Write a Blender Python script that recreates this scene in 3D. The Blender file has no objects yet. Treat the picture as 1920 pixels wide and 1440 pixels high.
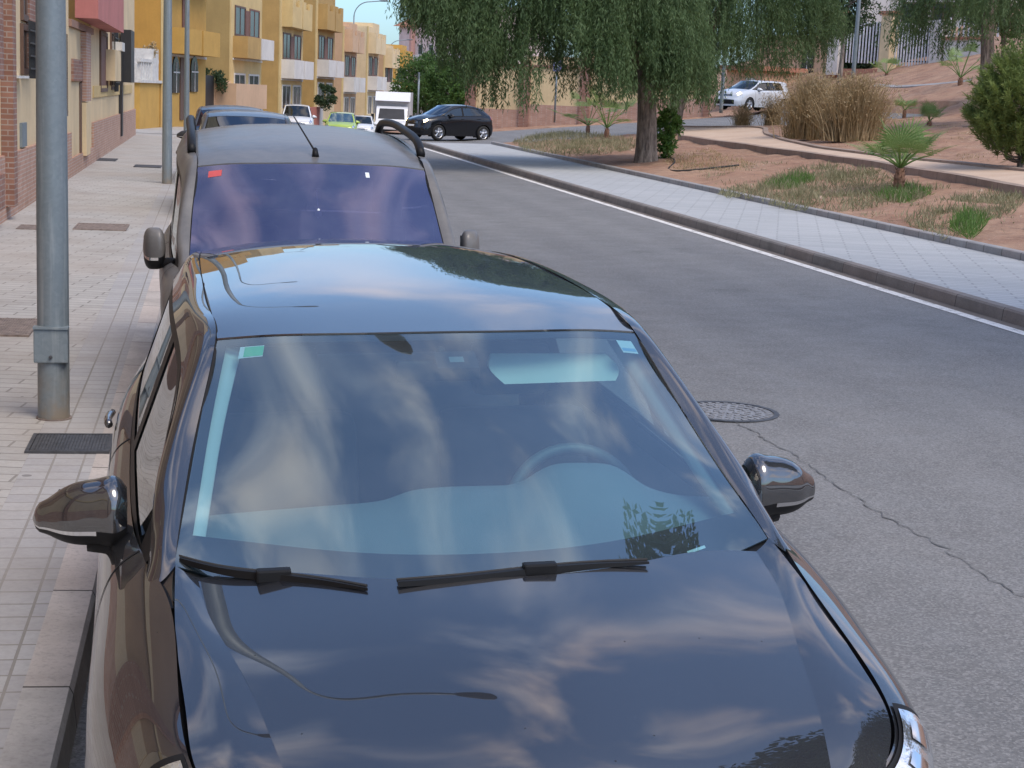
import bpy, bmesh, math, random
import numpy as np
from mathutils import Vector, Matrix
R = math.radians
random.seed(7); rng = np.random.default_rng(7)
S = bpy.context.scene
COL = S.collection

# ------------------------------------------------------------------ camera
F, CXP, CYP, HC = 3000.0, 960.0, 720.0, 2.05
def _cam_axes(vx, vy, roll):
    d = np.array([vx-CXP, CYP-vy, F]); d /= np.linalg.norm(d)
    h = np.array([math.cos(roll), -math.sin(roll), 0])
    n = np.cross(h, d); n /= np.linalg.norm(n)
    if n[1] < 0: n = -n
    M = np.stack([np.cross(n, d), d, n], 1)
    return M[0], M[1], M[2]
RT, UP, FW = _cam_axes(400, 156, R(2.5))
CAMP = np.array([0, 0, HC])
cam_d = bpy.data.cameras.new('camera'); cam = bpy.data.objects.new('camera', cam_d); COL.objects.link(cam)
cam_d.sensor_width = 36; cam_d.lens = F/1920*36; cam_d.clip_end = 3000; cam_d.clip_start = .05
cam.matrix_world = Matrix([[RT[i], UP[i], -FW[i], CAMP[i]] for i in range(3)] + [[0, 0, 0, 1]])
S.camera = cam
def ray(x, y): return FW + RT*(x-CXP)/F - UP*(y-CYP)/F
def at_Y(x, y, Y): r = ray(x, y); return CAMP + r*Y/r[1]
def at_X(x, y, X): r = ray(x, y); return CAMP + r*X/r[0]
def at_Z(x, y, z): r = ray(x, y); return CAMP + r*(z-HC)/r[2]
def at_D(x, y, D): return CAMP + ray(x, y)*D                       # D: depth along the view axis
# ------------------------------------------------------------------ world and sun
SUN_EL, SUN_AZ = R(56), R(150)           # azimuth measured from +Y towards +X
W = bpy.data.worlds.new('World'); S.world = W; W.use_nodes = True
nt = W.node_tree; nt.nodes.clear()
def N(t, **k):
    n = nt.nodes.new(t)
    for a, b in k.items(): setattr(n, a, b)
    return n
out = N('ShaderNodeOutputWorld'); bg = N('ShaderNodeBackground'); bg.inputs[1].default_value = .13
sky = N('ShaderNodeTexSky', sky_type='NISHITA', sun_disc=False, sun_elevation=SUN_EL, sun_rotation=SUN_AZ, air_density=1.0, dust_density=1.2, ozone_density=1.6)
tc = N('ShaderNodeTexCoord'); sep = N('ShaderNodeSeparateXYZ'); nt.links.new(tc.outputs['Generated'], sep.inputs[0])
def wm(op, a, b=None, c=None):
    n = N('ShaderNodeMath', operation=op)
    for i, v in enumerate((a, b, c)):
        if v is None: continue
        if isinstance(v, (int, float)): n.inputs[i].default_value = v
        else: nt.links.new(v, n.inputs[i])
    return n.outputs[0]
zz = wm('ADD', wm('MAXIMUM', sep.outputs[2], 0.0), .22)
cmb = N('ShaderNodeCombineXYZ'); nt.links.new(wm('DIVIDE', sep.outputs[0], zz), cmb.inputs[0]); nt.links.new(wm('DIVIDE', sep.outputs[1], zz), cmb.inputs[1])
cmb.inputs[2].default_value = 3.7
n1 = N('ShaderNodeTexNoise'); n1.inputs['Scale'].default_value = 3.4; n1.inputs['Detail'].default_value = 5; n1.inputs['Roughness'].default_value = .48; n1.inputs['Distortion'].default_value = .25
vmp = N('ShaderNodeMapping'); vmp.inputs['Scale'].default_value = (1.0, 1.0, 1.7); vmp.inputs['Location'].default_value = (3.1, 1.7, .4); nt.links.new(tc.outputs['Generated'], vmp.inputs[0]); nt.links.new(vmp.outputs[0], n1.inputs['Vector'])
n2 = N('ShaderNodeTexNoise'); n2.inputs['Scale'].default_value = 2.2; n2.inputs['Detail'].default_value = 3
nt.links.new(vmp.outputs[0], n2.inputs['Vector'])
rmp = N('ShaderNodeMapRange', interpolation_type='SMOOTHSTEP'); rmp.inputs[1].default_value = .46; rmp.inputs[2].default_value = .70
nt.links.new(n1.outputs[0], rmp.inputs[0])
ccol = N('ShaderNodeMix', data_type='RGBA'); ccol.inputs[6].default_value = (7.2, 6.0, 5.6, 1); ccol.inputs[7].default_value = (4.0, 4.4, 5.4, 1)
r2 = N('ShaderNodeMapRange'); r2.inputs[1].default_value = .42; r2.inputs[2].default_value = .6; nt.links.new(n2.outputs[0], r2.inputs[0]); nt.links.new(r2.outputs[0], ccol.inputs[0])
msk = N('ShaderNodeMapRange'); msk.inputs[1].default_value = .05; msk.inputs[2].default_value = .28; nt.links.new(sep.outputs[2], msk.inputs[0])
mix = N('ShaderNodeMix', data_type='RGBA'); nt.links.new(wm('MULTIPLY', wm('MULTIPLY', rmp.outputs[0], .85), msk.outputs[0]), mix.inputs[0])
tint = N('ShaderNodeMix', data_type='RGBA', blend_type='MULTIPLY'); tint.inputs[0].default_value = 1; nt.links.new(sky.outputs[0], tint.inputs[6]); hz = N('ShaderNodeMapRange'); hz.inputs[1].default_value = .0; hz.inputs[2].default_value = .30; nt.links.new(sep.outputs[2], hz.inputs[0]); tc2 = N('ShaderNodeMix', data_type='RGBA'); nt.links.new(hz.outputs[0], tc2.inputs[0]); tc2.inputs[6].default_value = (.50, .70, .92, 1); tc2.inputs[7].default_value = (.92, .98, 1.06, 1); nt.links.new(tc2.outputs[2], tint.inputs[7]); nt.links.new(tint.outputs[2], mix.inputs[6]); nt.links.new(ccol.outputs[2], mix.inputs[7])
nt.links.new(mix.outputs[2], bg.inputs[0]); nt.links.new(bg.outputs[0], out.inputs[0])
sd = bpy.data.lights.new('sun', 'SUN'); sd.energy = 1.3; sd.angle = R(30); sd.color = (1, .86, .70)
so = bpy.data.objects.new('sun', sd); COL.objects.link(so)
sv = Vector((math.sin(SUN_AZ)*math.cos(SUN_EL), math.cos(SUN_AZ)*math.cos(SUN_EL), math.sin(SUN_EL)))
so.rotation_euler = sv.to_track_quat('Z', 'Y').to_euler(); so.location = (20, 0, 40)
S.view_settings.view_transform = 'Standard'; S.view_settings.look = 'None'; S.view_settings.exposure = .9; S.view_settings.gamma = 1
S.view_settings.use_curve_mapping = False
S.cycles.max_bounces = 8; S.cycles.transparent_max_bounces = 24; S.cycles.caustics_reflective = False; S.cycles.caustics_refractive = False

# ------------------------------------------------------------------ materials
def srgb(r, g, b):
    f = lambda c: (c/255/12.92 if c/255 <= .04045 else ((c/255+.055)/1.055)**2.4)
    return (f(r), f(g), f(b))
class G:
    def __init__(s, name):
        s.m = bpy.data.materials.new(name); s.m.use_nodes = True; s.t = s.m.node_tree; s.t.nodes.clear()
        s.out = s.n('ShaderNodeOutputMaterial')
    def n(s, t, ins=None, **k):
        x = s.t.nodes.new(t)
        for a, b in k.items(): setattr(x, a, b)
        for a, b in (ins or {}).items(): s.set(x, a, b)
        return x
    def set(s, x, a, b):
        if isinstance(b, bpy.types.NodeSocket): s.t.links.new(b, x.inputs[a])
        elif isinstance(b, tuple) and len(b) == 3 and x.inputs[a].type == 'RGBA': x.inputs[a].default_value = (*b, 1)
        else: x.inputs[a].default_value = b
    def math(s, op, a, b=0.0, c=0.0, clamp=False):
        x = s.n('ShaderNodeMath', operation=op, use_clamp=clamp)
        for i, v in enumerate((a, b, c)): s.set(x, i, v)
        return x.outputs[0]
    def co(s, kind='Object'): return s.n('ShaderNodeTexCoord').outputs[kind]
    def pos(s): return s.n('ShaderNodeNewGeometry').outputs['Position']
    def noise(s, vec, scale, detail=4, rough=.55): return s.n('ShaderNodeTexNoise', {'Vector': vec, 'Scale': scale, 'Detail': detail, 'Roughness': rough}).outputs[0]
    def rng(s, v, a, b, c=0.0, d=1.0): return s.n('ShaderNodeMapRange', {0: v, 1: a, 2: b, 3: c, 4: d}).outputs[0]
    def mix(s, f, a, b, mode='MIX'):
        x = s.n('ShaderNodeMix', data_type='RGBA', blend_type=mode)
        s.set(x, 0, f); s.set(x, 6, a); s.set(x, 7, b); return x.outputs[2]
    def bump(s, h, strength=.3, dist=.01): return s.n('ShaderNodeBump', {'Height': h, 'Strength': strength, 'Distance': dist}).outputs[0]
    def bsdf(s, **k):
        x = s.n('ShaderNodeBsdfPrincipled')
        for a, b in k.items(): s.set(x, a.replace('_', ' '), b)
        s.t.links.new(x.outputs[0], s.out.inputs[0]); return x
def plain(name, c, rough=.6, metal=0.0, var=.15, scale=6.0, bump=0.0, bscale=40.0, **k):
    g = G(name); p = g.co()
    f = g.rng(g.noise(p, scale, 5), .3, .7)
    col = g.mix(f, tuple(v*(1-var) for v in c), tuple(min(1, v*(1+var)) for v in c))
    kw = dict(Base_Color=col, Roughness=rough, Metallic=metal)
    if bump: kw['Normal'] = g.bump(g.noise(p, bscale, 4), bump, .01)
    kw.update(k); g.bsdf(**kw); return g.m
def wallmat(name, c, dirt=.25):
    g = G(name); p = g.co()
    big = g.rng(g.noise(p, .9, 6, .65), .35, .75); fine = g.rng(g.noise(p, 14, 4), .3, .7)
    st = g.n('ShaderNodeMapping', {'Vector': p, 'Scale': (3.0, 3.0, .25)}).outputs[0]
    streak = g.rng(g.noise(st, 3, 5), .5, .8)
    a = g.mix(big, c, tuple(v*(1-dirt) for v in c)); a = g.mix(g.math('MULTIPLY', fine, .25), a, tuple(v*.75 for v in c))
    a = g.mix(g.math('MULTIPLY', streak, .22), a, tuple(v*.55 for v in c))
    g.bsdf(Base_Color=a, Roughness=.9, Normal=g.bump(g.noise(p, 60, 4), .25, .01)); return g.m
def brickmat(name, c1, c2, mortar, w=.25, h=.07):
    g = G(name); p = g.co()
    sx = g.n('ShaderNodeSeparateXYZ', {0: p}); u = g.math('ADD', sx.outputs[0], sx.outputs[1])
    v = g.n('ShaderNodeCombineXYZ', {0: u, 1: sx.outputs[2], 2: 0.0}).outputs[0]
    b = g.n('ShaderNodeTexBrick', {'Vector': v, 'Color1': c1, 'Color2': c2, 'Mortar': mortar, 'Scale': 1.0, 'Mortar Size': .008, 'Brick Width': w, 'Row Height': h})
    col = g.mix(g.rng(g.noise(p, 3, 5), .35, .7, 0, .5), b.outputs[0], tuple(x*.6 for x in c1))
    g.bsdf(Base_Color=col, Roughness=.9, Normal=g.bump(b.outputs[1], -.4, .01)); return g.m
def paint(name, c, metal=.0, rough=.35, dust=0.0, flake=0.0, coat=1.0, cior=1.5):
    g = G(name); p = g.co()
    col = c; kw = {}
    d = g.math('MULTIPLY', g.rng(g.noise(p, 5, 6, .7), .35, .75, .4, 1.0), dust)
    if dust: col = g.mix(d, c, (.20, .19, .18))
    vr = g.n('ShaderNodeTexVoronoi', {'Vector': p, 'Scale': 42.0}); rnd = g.n('ShaderNodeSeparateColor', {0: vr.outputs['Color']}).outputs; area = g.rng(g.noise(p, 1.6, 3), .42, .6)
    spot = g.math('MULTIPLY', g.math('LESS_THAN', vr.outputs['Distance'], g.math('MULTIPLY', rnd[0], .10)), g.math('GREATER_THAN', rnd[1], g.rng(area, 0, 1, .97, .62)))
    if not dust: col = g.mix(spot, c, (.006, .006, .006))
    x = g.bsdf(Base_Color=col, Roughness=rough, Metallic=metal, Coat_Weight=g.math('SUBTRACT', coat, g.math('MULTIPLY', spot, coat*.85)), Coat_IOR=cior)
    g.set(x, 'Coat Roughness', g.math('ADD', g.math('MULTIPLY', d, .35 if dust else 0.0), g.math('MULTIPLY', area, .012 if not dust else .0)))
    g.set(x, 'Coat Normal', g.bump(g.noise(p, 2.2, 2), .012, .02))
    return g.m
def glass(name, tint, gloss=(1, 1, 1), base=.04, top=1.0, rough=0.0, power=5.0, dirt=.0):
    g = G(name)
    lw = g.n('ShaderNodeLayerWeight', {'Blend': .5}).outputs['Facing']
    f = g.math('ADD', g.math('MULTIPLY', g.math('POWER', lw, power), top-base), base, clamp=True)
    tr = g.n('ShaderNodeBsdfTransparent', {0: tint}); gl = g.n('ShaderNodeBsdfGlossy', {'Color': gloss, 'Roughness': rough})
    body = tr.outputs[0]
    if dirt:
        df = g.n('ShaderNodeBsdfDiffuse', {'Color': (.40, .47, .52)})  # bluish diffuse film paints the haze of reflected sky onto the glass
        m0 = g.n('ShaderNodeMixShader', {0: g.rng(g.noise(g.co(), 3.0, 6, .7), .3, .8, dirt*.4, dirt), 1: tr.outputs[0], 2: df.outputs[0]}); body = m0.outputs[0]
    mx = g.n('ShaderNodeMixShader', {0: f, 1: body, 2: gl.outputs[0]})
    g.t.links.new(mx.outputs[0], g.out.inputs[0]); return g.m
def leafmat(name, a, b, c, scale=1.2, trans=.35, fine=30.0):
    g = G(name); p = g.co()
    f = g.rng(g.noise(p, scale, 4, .6), .35, .65); f2 = g.rng(g.noise(p, fine, 2), .35, .65)
    col = g.mix(f, a, b); col = g.mix(g.math('MULTIPLY', f2, .6), col, c)
    x = g.n('ShaderNodeBsdfPrincipled', {'Base Color': col, 'Roughness': .55, 'Specular IOR Level': .3})
    tl = g.n('ShaderNodeBsdfTranslucent', {'Color': g.mix(.5, col, tuple(min(1, v*1.5) for v in c))})
    mx = g.n('ShaderNodeMixShader', {0: trans, 1: x.outputs[0], 2: tl.outputs[0]}); g.t.links.new(mx.outputs[0], g.out.inputs[0]); return g.m
def emis(name, c, s):
    g = G(name); e = g.n('ShaderNodeEmission', {'Color': c, 'Strength': s}); g.t.links.new(e.outputs[0], g.out.inputs[0]); return g.m
M = {}
def asphalt():
    g = G('asphalt'); p = g.pos()
    big = g.rng(g.noise(p, .35, 5, .6), .3, .7); mid = g.rng(g.noise(p, 3.0, 5), .3, .7)
    ag = g.n('ShaderNodeTexVoronoi', {'Vector': p, 'Scale': 105.0}); agd = ag.outputs['Color']
    sp = g.n('ShaderNodeSeparateColor', {0: agd}).outputs[0]
    st = g.noise(g.n('ShaderNodeMapping', {'Vector': p, 'Scale': (1.0, .12, 1.0)}).outputs[0], 1.3, 4)
    col = g.mix(big, (.152, .153, .151), (.198, .198, .194)); col = g.mix(g.math('MULTIPLY', mid, .35), col, (.125, .125, .130))
    col = g.mix(g.rng(st, .5, .75, 0, .35), col, (.12, .12, .125))
    lane = g.math('ABSOLUTE', g.math('SUBTRACT', g.math('PINGPONG', g.math('ADD', g.n('ShaderNodeSeparateXYZ', {0: p}).outputs[0], .6), .95), .475)); col = g.mix(g.math('MULTIPLY', g.rng(lane, .10, .42), g.rng(g.noise(p, .8, 4), .3, .7, .1, .45)), col, (.225, .224, .22))
    stain = g.math('MULTIPLY', g.rng(g.noise(p, .9, 2), .62, .72), g.rng(g.noise(p, 5, 5), .35, .65)); col = g.mix(g.math('MULTIPLY', stain, .55), col, (.075, .075, .075))
    col = g.mix(g.rng(sp, .55, .95, 0, .40), col, (.36, .355, .35)); col = g.mix(g.rng(sp, .35, .0, 0, .45), col, (.07, .07, .073))
    g.bsdf(Base_Color=col, Roughness=g.rng(mid, 0, 1, .7, .9), Normal=g.bump(g.math('ADD', sp, g.noise(p, 150, 2)), .5, .006)); return g.m
M['asphalt'] = asphalt()
def tiles(name, a, b, joint, w, h, ms=.006, rot=0.0, off=0.0, dirt=(.16, .14, .12), dirtf=.4, shift=(0, 0, 0), warm=None):
    g = G(name); p = g.pos()
    mp = g.n('ShaderNodeMapping', {'Vector': p, 'Rotation': (0, 0, rot), 'Location': shift}).outputs[0]
    br = g.n('ShaderNodeTexBrick', {'Vector': mp, 'Color1': a, 'Color2': b, 'Mortar': joint, 'Scale': 1.0, 'Mortar Size': ms, 'Mortar Smooth': .2, 'Brick Width': w, 'Row Height': h}, offset=off)
    col = br.outputs[0]
    if warm: col = g.mix(g.rng(g.noise(p, .55, 4), .42, .62), col, g.mix(.6, col, warm))
    col = g.mix(g.rng(g.noise(p, 1.1, 6, .7), .45, .8, 0, dirtf), col, dirt)
    vr = g.n('ShaderNodeTexVoronoi', {'Vector': p, 'Scale': 2.3}); gum = g.math('MULTIPLY', g.math('LESS_THAN', vr.outputs['Distance'], g.math('MULTIPLY', g.n('ShaderNodeSeparateColor', {0: vr.outputs['Color']}).outputs[0], .055)), .55); col = g.mix(gum, col, (.08, .075, .07))
    col = g.mix(g.rng(g.noise(p, 45, 3), .4, .75, 0, .22), col, tuple(v*.5 for v in a))
    g.bsdf(Base_Color=col, Roughness=.85, Normal=g.bump(g.math('ADD', g.math('MULTIPLY', br.outputs[1], -1.0), g.math('MULTIPLY', g.noise(p, 90, 3), .25)), .5, .006)); return g.m
M['tile_strip'] = tiles('tile_strip', (.36, .36, .37), (.42, .42, .42), (.24, .23, .21), .147, .147, .006, shift=(.04, .03, 0), warm=(.41, .38, .355))
M['tile_main'] = tiles('tile_main', (.385, .378, .362), (.455, .448, .43), (.21, .203, .19), .40, .147, .008, rot=R(8), off=.5, warm=(.43, .395, .36), dirtf=.45)
M['tile_right'] = tiles('tile_right', (.385, .405, .412), (.455, .47, .473), (.30, .31, .315), .60, .16, .014, rot=R(20), off=.5, dirtf=.22, dirt=(.25, .25, .24))
def kerbmat(name, c, blk=1.0):
    g = G(name); p = g.pos(); y = g.n('ShaderNodeSeparateXYZ', {0: p}).outputs[1]
    fr = g.math('FRACT', g.math('DIVIDE', y, blk)); j = g.math('LESS_THAN', fr, .012/blk)
    cell = g.n('ShaderNodeTexWhiteNoise', {'W': g.math('FLOOR', g.math('DIVIDE', y, blk))}, noise_dimensions='1D').outputs[0]
    col = g.mix(g.rng(g.noise(p, 2.2, 6, .7), .35, .75), c, tuple(v*.55 for v in c)); col = g.mix(g.math('MULTIPLY', cell, .3), col, (c[0]*1.1, c[1]*.85, c[2]*.75))
    col = g.mix(g.rng(g.noise(p, 60, 3), .5, .8, 0, .5), col, tuple(v*.4 for v in c)); col = g.mix(j, col, (.06, .055, .05))
    g.bsdf(Base_Color=col, Roughness=.9, Normal=g.bump(g.noise(p, 50, 4), .4, .006)); return g.m
M['kerb'] = kerbmat('kerb_stone', (.52, .50, .475)); M['kerb_grey'] = kerbmat('kerb_grey', (.24, .225, .21)); M['kerb_low'] = kerbmat('kerb_low', (.36, .36, .36), .5)
M['kerb_path'] = kerbmat('kerb_path', (.36, .28, .225)); M['gutter'] = kerbmat('gutter', (.20, .185, .165), 30)
g = G('white_line'); p = g.pos(); wear = g.math('ADD', g.rng(g.noise(p, 9, 6, .75), .52, .66), g.rng(g.noise(p, 70, 2), .60, .68, 0, .6), clamp=True); g.bsdf(Base_Color=g.mix(wear, (.74, .73, .70), (.24, .235, .225)), Roughness=.75); M['white_line'] = g.m
def soilmat():
    g = G('soil'); p = g.pos()
    a = g.mix(g.rng(g.noise(p, .5, 6, .65), .35, .65), (.325, .175, .11), (.42, .27, .18))
    a = g.mix(g.rng(g.noise(p, 1.7, 7, .75), .46, .66, 0, .8), a, (.185, .105, .07))
    a = g.mix(g.rng(g.noise(p, 9.0, 5, .7), .52, .72, 0, .5), a, (.46, .33, .24))
    a = g.mix(g.rng(g.noise(p, 40, 3), .5, .8, 0, .5), a, (.15, .085, .055))
    g.bsdf(Base_Color=a, Roughness=.95, Normal=g.bump(g.math('ADD', g.noise(p, 8, 6, .7), g.math('MULTIPLY', g.noise(p, 45, 4), .4)), .7, .06)); return g.m
M['soil'] = soilmat()
def sandmat():
    g = G('sand_path'); p = g.pos()
    a = g.mix(g.rng(g.noise(p, 1.0, 6, .7), .35, .65), (.50, .36, .26), (.58, .45, .34)); a = g.mix(g.rng(g.noise(p, 30, 3), .5, .8, 0, .4), a, (.3, .2, .14))
    g.bsdf(Base_Color=a, Roughness=.95, Normal=g.bump(g.noise(p, 35, 4), .4, .01)); return g.m
M['sand'] = sandmat()
M['paint_black'] = paint('paint_black', (.004, .005, .008), metal=.0, rough=.5, cior=2.25)
M['paint_van'] = paint('paint_van', (.06, .062, .066), metal=.0, rough=.6, dust=.8, coat=.35)
M['paint_far_black'] = paint('paint_far_black', (.005, .006, .009), rough=.2, coat=.3); M['paint_white'] = paint('paint_white', (.74, .76, .78)); M['paint_silver'] = paint('paint_silver', (.60, .64, .68), metal=.1)
M['paint_green'] = paint('paint_green', (.38, .52, .06)); M['paint_blue'] = paint('paint_blue', (.03, .034, .042), coat=.3); M['paint_grey'] = paint('paint_grey', (.05, .055, .065), coat=.35)
M['trim'] = plain('black_trim', (.010, .010, .011), .5, var=.1, Specular_IOR_Level=.25); M['rubber'] = plain('rubber', (.018, .018, .018), .75, var=.2, scale=30)
M['chrome'] = plain('chrome', (.75, .75, .76), .12, 1.0, var=.03); M['alloy'] = plain('alloy', (.55, .56, .58), .32, .9, var=.06)
M['dark'] = plain('dark_void', (.006, .006, .007), .9); M['frit'] = plain('black_frit', (.008, .009, .011), .35)
M['wheel_rim'] = plain('wheel_rim', (.10, .12, .125), .5, var=.05); M['dash'] = plain('dash_plastic', (.17, .20, .21), .6, var=.06, bump=.2, bscale=300); M['seat'] = plain('seat_cloth', (.05, .055, .06), .9, var=.2)
M['trim_light'] = plain('light_trim', (.62, .64, .62), .7, var=.04); M['headliner'] = plain('headliner', (.40, .42, .42), .9, var=.05)
M['glass_front'] = glass('glass_front', (.56, .81, .84), (.76, .93, 1.0), .21, 1.0, power=3.2, dirt=.11); M['glass_side'] = glass('glass_side', (.66, .72, .70), (1, 1, 1), .06, 1.0)
M['glass_van'] = glass('glass_van', (.16, .16, .26), (.46, .46, .80), .24, 1.0, power=3, dirt=.15); M['glass_dark'] = glass('glass_dark', (.10, .12, .13), (.95, 1, 1), .10, 1.0)
M['glass_blue'] = glass('glass_blue', (.10, .12, .15), (.75, .85, .95), .16, 1.0, power=3.5)
M['glass_green'] = glass('glass_green', (.35, .42, .40), (.8, 1, .95), .30, 1.0, power=3)
M['lens'] = plain('lamp_lens', (.72, .75, .78), .12, .85, var=.25, scale=14, bump=.5, bscale=22, Coat_Weight=1.0); M['red_lens'] = plain('red_lens', (.35, .01, .01), .15, Coat_Weight=1.0)
M['plate'] = plain('plate_white', (.75, .75, .72), .5, var=.03)
M['lit_lamp'] = emis('lit_lamp', (1, .80, .48), 7.0)
def polemat():
    g = G('galvanised'); p = g.co()
    v = g.n('ShaderNodeTexVoronoi', {'Vector': p, 'Scale': 55.0}).outputs['Color']; v = g.n('ShaderNodeSeparateColor', {0: v}).outputs[0]
    a = g.mix(g.math('MULTIPLY', v, .5), (.19, .235, .262), (.25, .295, .32)); a = g.mix(g.rng(g.noise(p, 3, 6, .7), .45, .75, 0, .5), a, (.16, .19, .21))
    st = g.n('ShaderNodeMapping', {'Vector': p, 'Scale': (6.0, 6.0, .4)}).outputs[0]
    a = g.mix(g.rng(g.noise(st, 4, 5), .52, .75, 0, .5), a, (.42, .46, .47))
    z = g.n('ShaderNodeSeparateXYZ', {0: p}).outputs[2]
    a = g.mix(g.math('MULTIPLY', g.rng(z, .35, .0), g.rng(g.noise(p, 9, 5), .3, .6)), a, (.27, .23, .18))
    g.bsdf(Base_Color=a, Roughness=.5, Metallic=.25, Normal=g.bump(v, .08, .005)); return g.m
M['pole'] = polemat()
M['lamp_grey'] = plain('lamp_grey', (.10, .11, .12), .5); M['iron'] = plain('cast_iron', (.075, .078, .085), .6, .3, var=.3, scale=20, bump=.4)
M['rust_cover'] = plain('rusty_cover', (.21, .17, .15), .85, var=.35, scale=14, bump=.6, bscale=60)
M['bark'] = plain('bark', (.14, .105, .082), .95, var=.55, scale=9, bump=1.0, bscale=14)
def barkmat():
    g = G('bark_ridged'); p = g.co(); st = g.n('ShaderNodeMapping', {'Vector': p, 'Scale': (9.0, 9.0, 1.6)}).outputs[0]
    h = g.noise(st, 1.3, 6, .7); a = g.mix(g.rng(h, .35, .65), (.10, .082, .068), (.42, .35, .29))
    g.bsdf(Base_Color=a, Roughness=.95, Normal=g.bump(h, 1.0, .12)); return g.m
M['bark'] = barkmat()
M['leaf_pepper'] = leafmat('leaf_pepper', (.042, .088, .032), (.095, .155, .06), (.15, .215, .09), .9)
M['leaf_dark'] = leafmat('leaf_dark', (.022, .045, .024), (.045, .08, .035), (.08, .12, .05), 1.4)
M['leaf_hedge'] = leafmat('leaf_hedge', (.03, .075, .02), (.07, .14, .04), (.13, .22, .06), .5)
M['leaf_bright'] = leafmat('leaf_bright', (.06, .14, .03), (.10, .2, .045), (.16, .27, .07), 2.0)
M['needle'] = leafmat('needle', (.075, .135, .035), (.17, .235, .06), (.28, .33, .11), 1.6, .25)
M['straw'] = leafmat('straw', (.40, .29, .16), (.60, .46, .27), (.22, .175, .085), 1.6, .3, 7.0)
M['grass'] = leafmat('grass_blade', (.27, .245, .145), (.40, .355, .235), (.15, .175, .08), .7, .3, 5)
M['palm'] = leafmat('palm_leaf', (.10, .18, .045), (.17, .27, .075), (.26, .36, .13), 3.0, .25)
M['palm_trunk'] = plain('palm_trunk', (.20, .11, .07), .95, var=.5, scale=18, bump=1.0, bscale=25)
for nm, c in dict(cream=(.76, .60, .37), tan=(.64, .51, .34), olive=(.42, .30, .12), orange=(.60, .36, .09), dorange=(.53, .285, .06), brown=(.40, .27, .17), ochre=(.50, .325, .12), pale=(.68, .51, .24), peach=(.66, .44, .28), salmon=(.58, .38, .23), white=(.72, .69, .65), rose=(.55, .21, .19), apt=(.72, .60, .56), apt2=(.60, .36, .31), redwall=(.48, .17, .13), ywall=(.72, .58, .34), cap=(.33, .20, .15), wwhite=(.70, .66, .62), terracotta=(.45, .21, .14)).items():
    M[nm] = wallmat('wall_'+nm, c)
M['brick'] = brickmat('brick_red', (.25, .12, .085), (.33, .175, .125), (.36, .30, .26)); M['brick_pink'] = brickmat('brick_pink', (.44, .25, .18), (.50, .31, .235), (.50, .42, .36), .22, .06)
M['pane'] = plain('window_pane', (.025, .027, .03), .22, var=.3, scale=1.5); M['frame_white'] = plain('frame_white', (.62, .61, .58), .6); M['frame_brown'] = plain('frame_brown', (.12, .07, .05), .6)
M['grille'] = plain('iron_grille', (.02, .02, .023), .5); M['shutter'] = plain('shutter', (.18, .09, .07), .7, var=.2)
M['rail_white'] = plain('rail_white', (.62, .62, .64), .6); M['sign_blue'] = plain('sign_blue', (.22, .23, .48), .5); M['sticker_green'] = plain('sticker_green', (.05, .55, .28), .5); M['sticker_white'] = plain('sticker_white', (.72, .78, .80), .5); M['sticker_red'] = plain('sticker_red', (.62, .10, .10), .5)
M['sticker_blue'] = plain('sticker_blue', (.25, .45, .68), .5)
M['hose'] = plain('hose', (.02, .018, .016), .6); M['box_white'] = plain('box_white', (.50, .51, .53), .5, var=.06)

# ------------------------------------------------------------------ object helpers
def tag(o, label=None, cat=None, group=None, kind=None):
    if label: o['label'] = label
    if cat: o['category'] = cat
    if group: o['group'] = group
    if kind: o['kind'] = kind
    return o
def empty(name, loc=(0, 0, 0), label=None, cat=None, group=None, rz=0.0):
    o = bpy.data.objects.new(name, None); o.empty_display_size = .2; COL.objects.link(o); o.location = loc; o.rotation_euler = (0, 0, rz)
    return tag(o, label, cat, group)
def mesh_obj(name, v, f, mat, parent=None, smooth=True):
    me = bpy.data.meshes.new(name)
    v = np.asarray(v, dtype=np.float32)
    if isinstance(f, np.ndarray):
        k = f.shape[1]; me.vertices.add(len(v)); me.vertices.foreach_set('co', v.ravel()); me.loops.add(f.size); me.loops.foreach_set('vertex_index', f.astype(np.int32).ravel())
        me.polygons.add(len(f)); me.polygons.foreach_set('loop_start', np.arange(0, f.size, k, dtype=np.int32)); me.update(calc_edges=True)
    else: me.from_pydata([tuple(map(float, x)) for x in v], [], f)
    if smooth: me.polygons.foreach_set('use_smooth', np.ones(len(me.polygons), dtype=bool))
    me.materials.append(mat if not isinstance(mat, str) else M[mat]); me.update()
    o = bpy.data.objects.new(name, me); COL.objects.link(o)
    if parent: o.parent = parent
    return o
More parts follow.
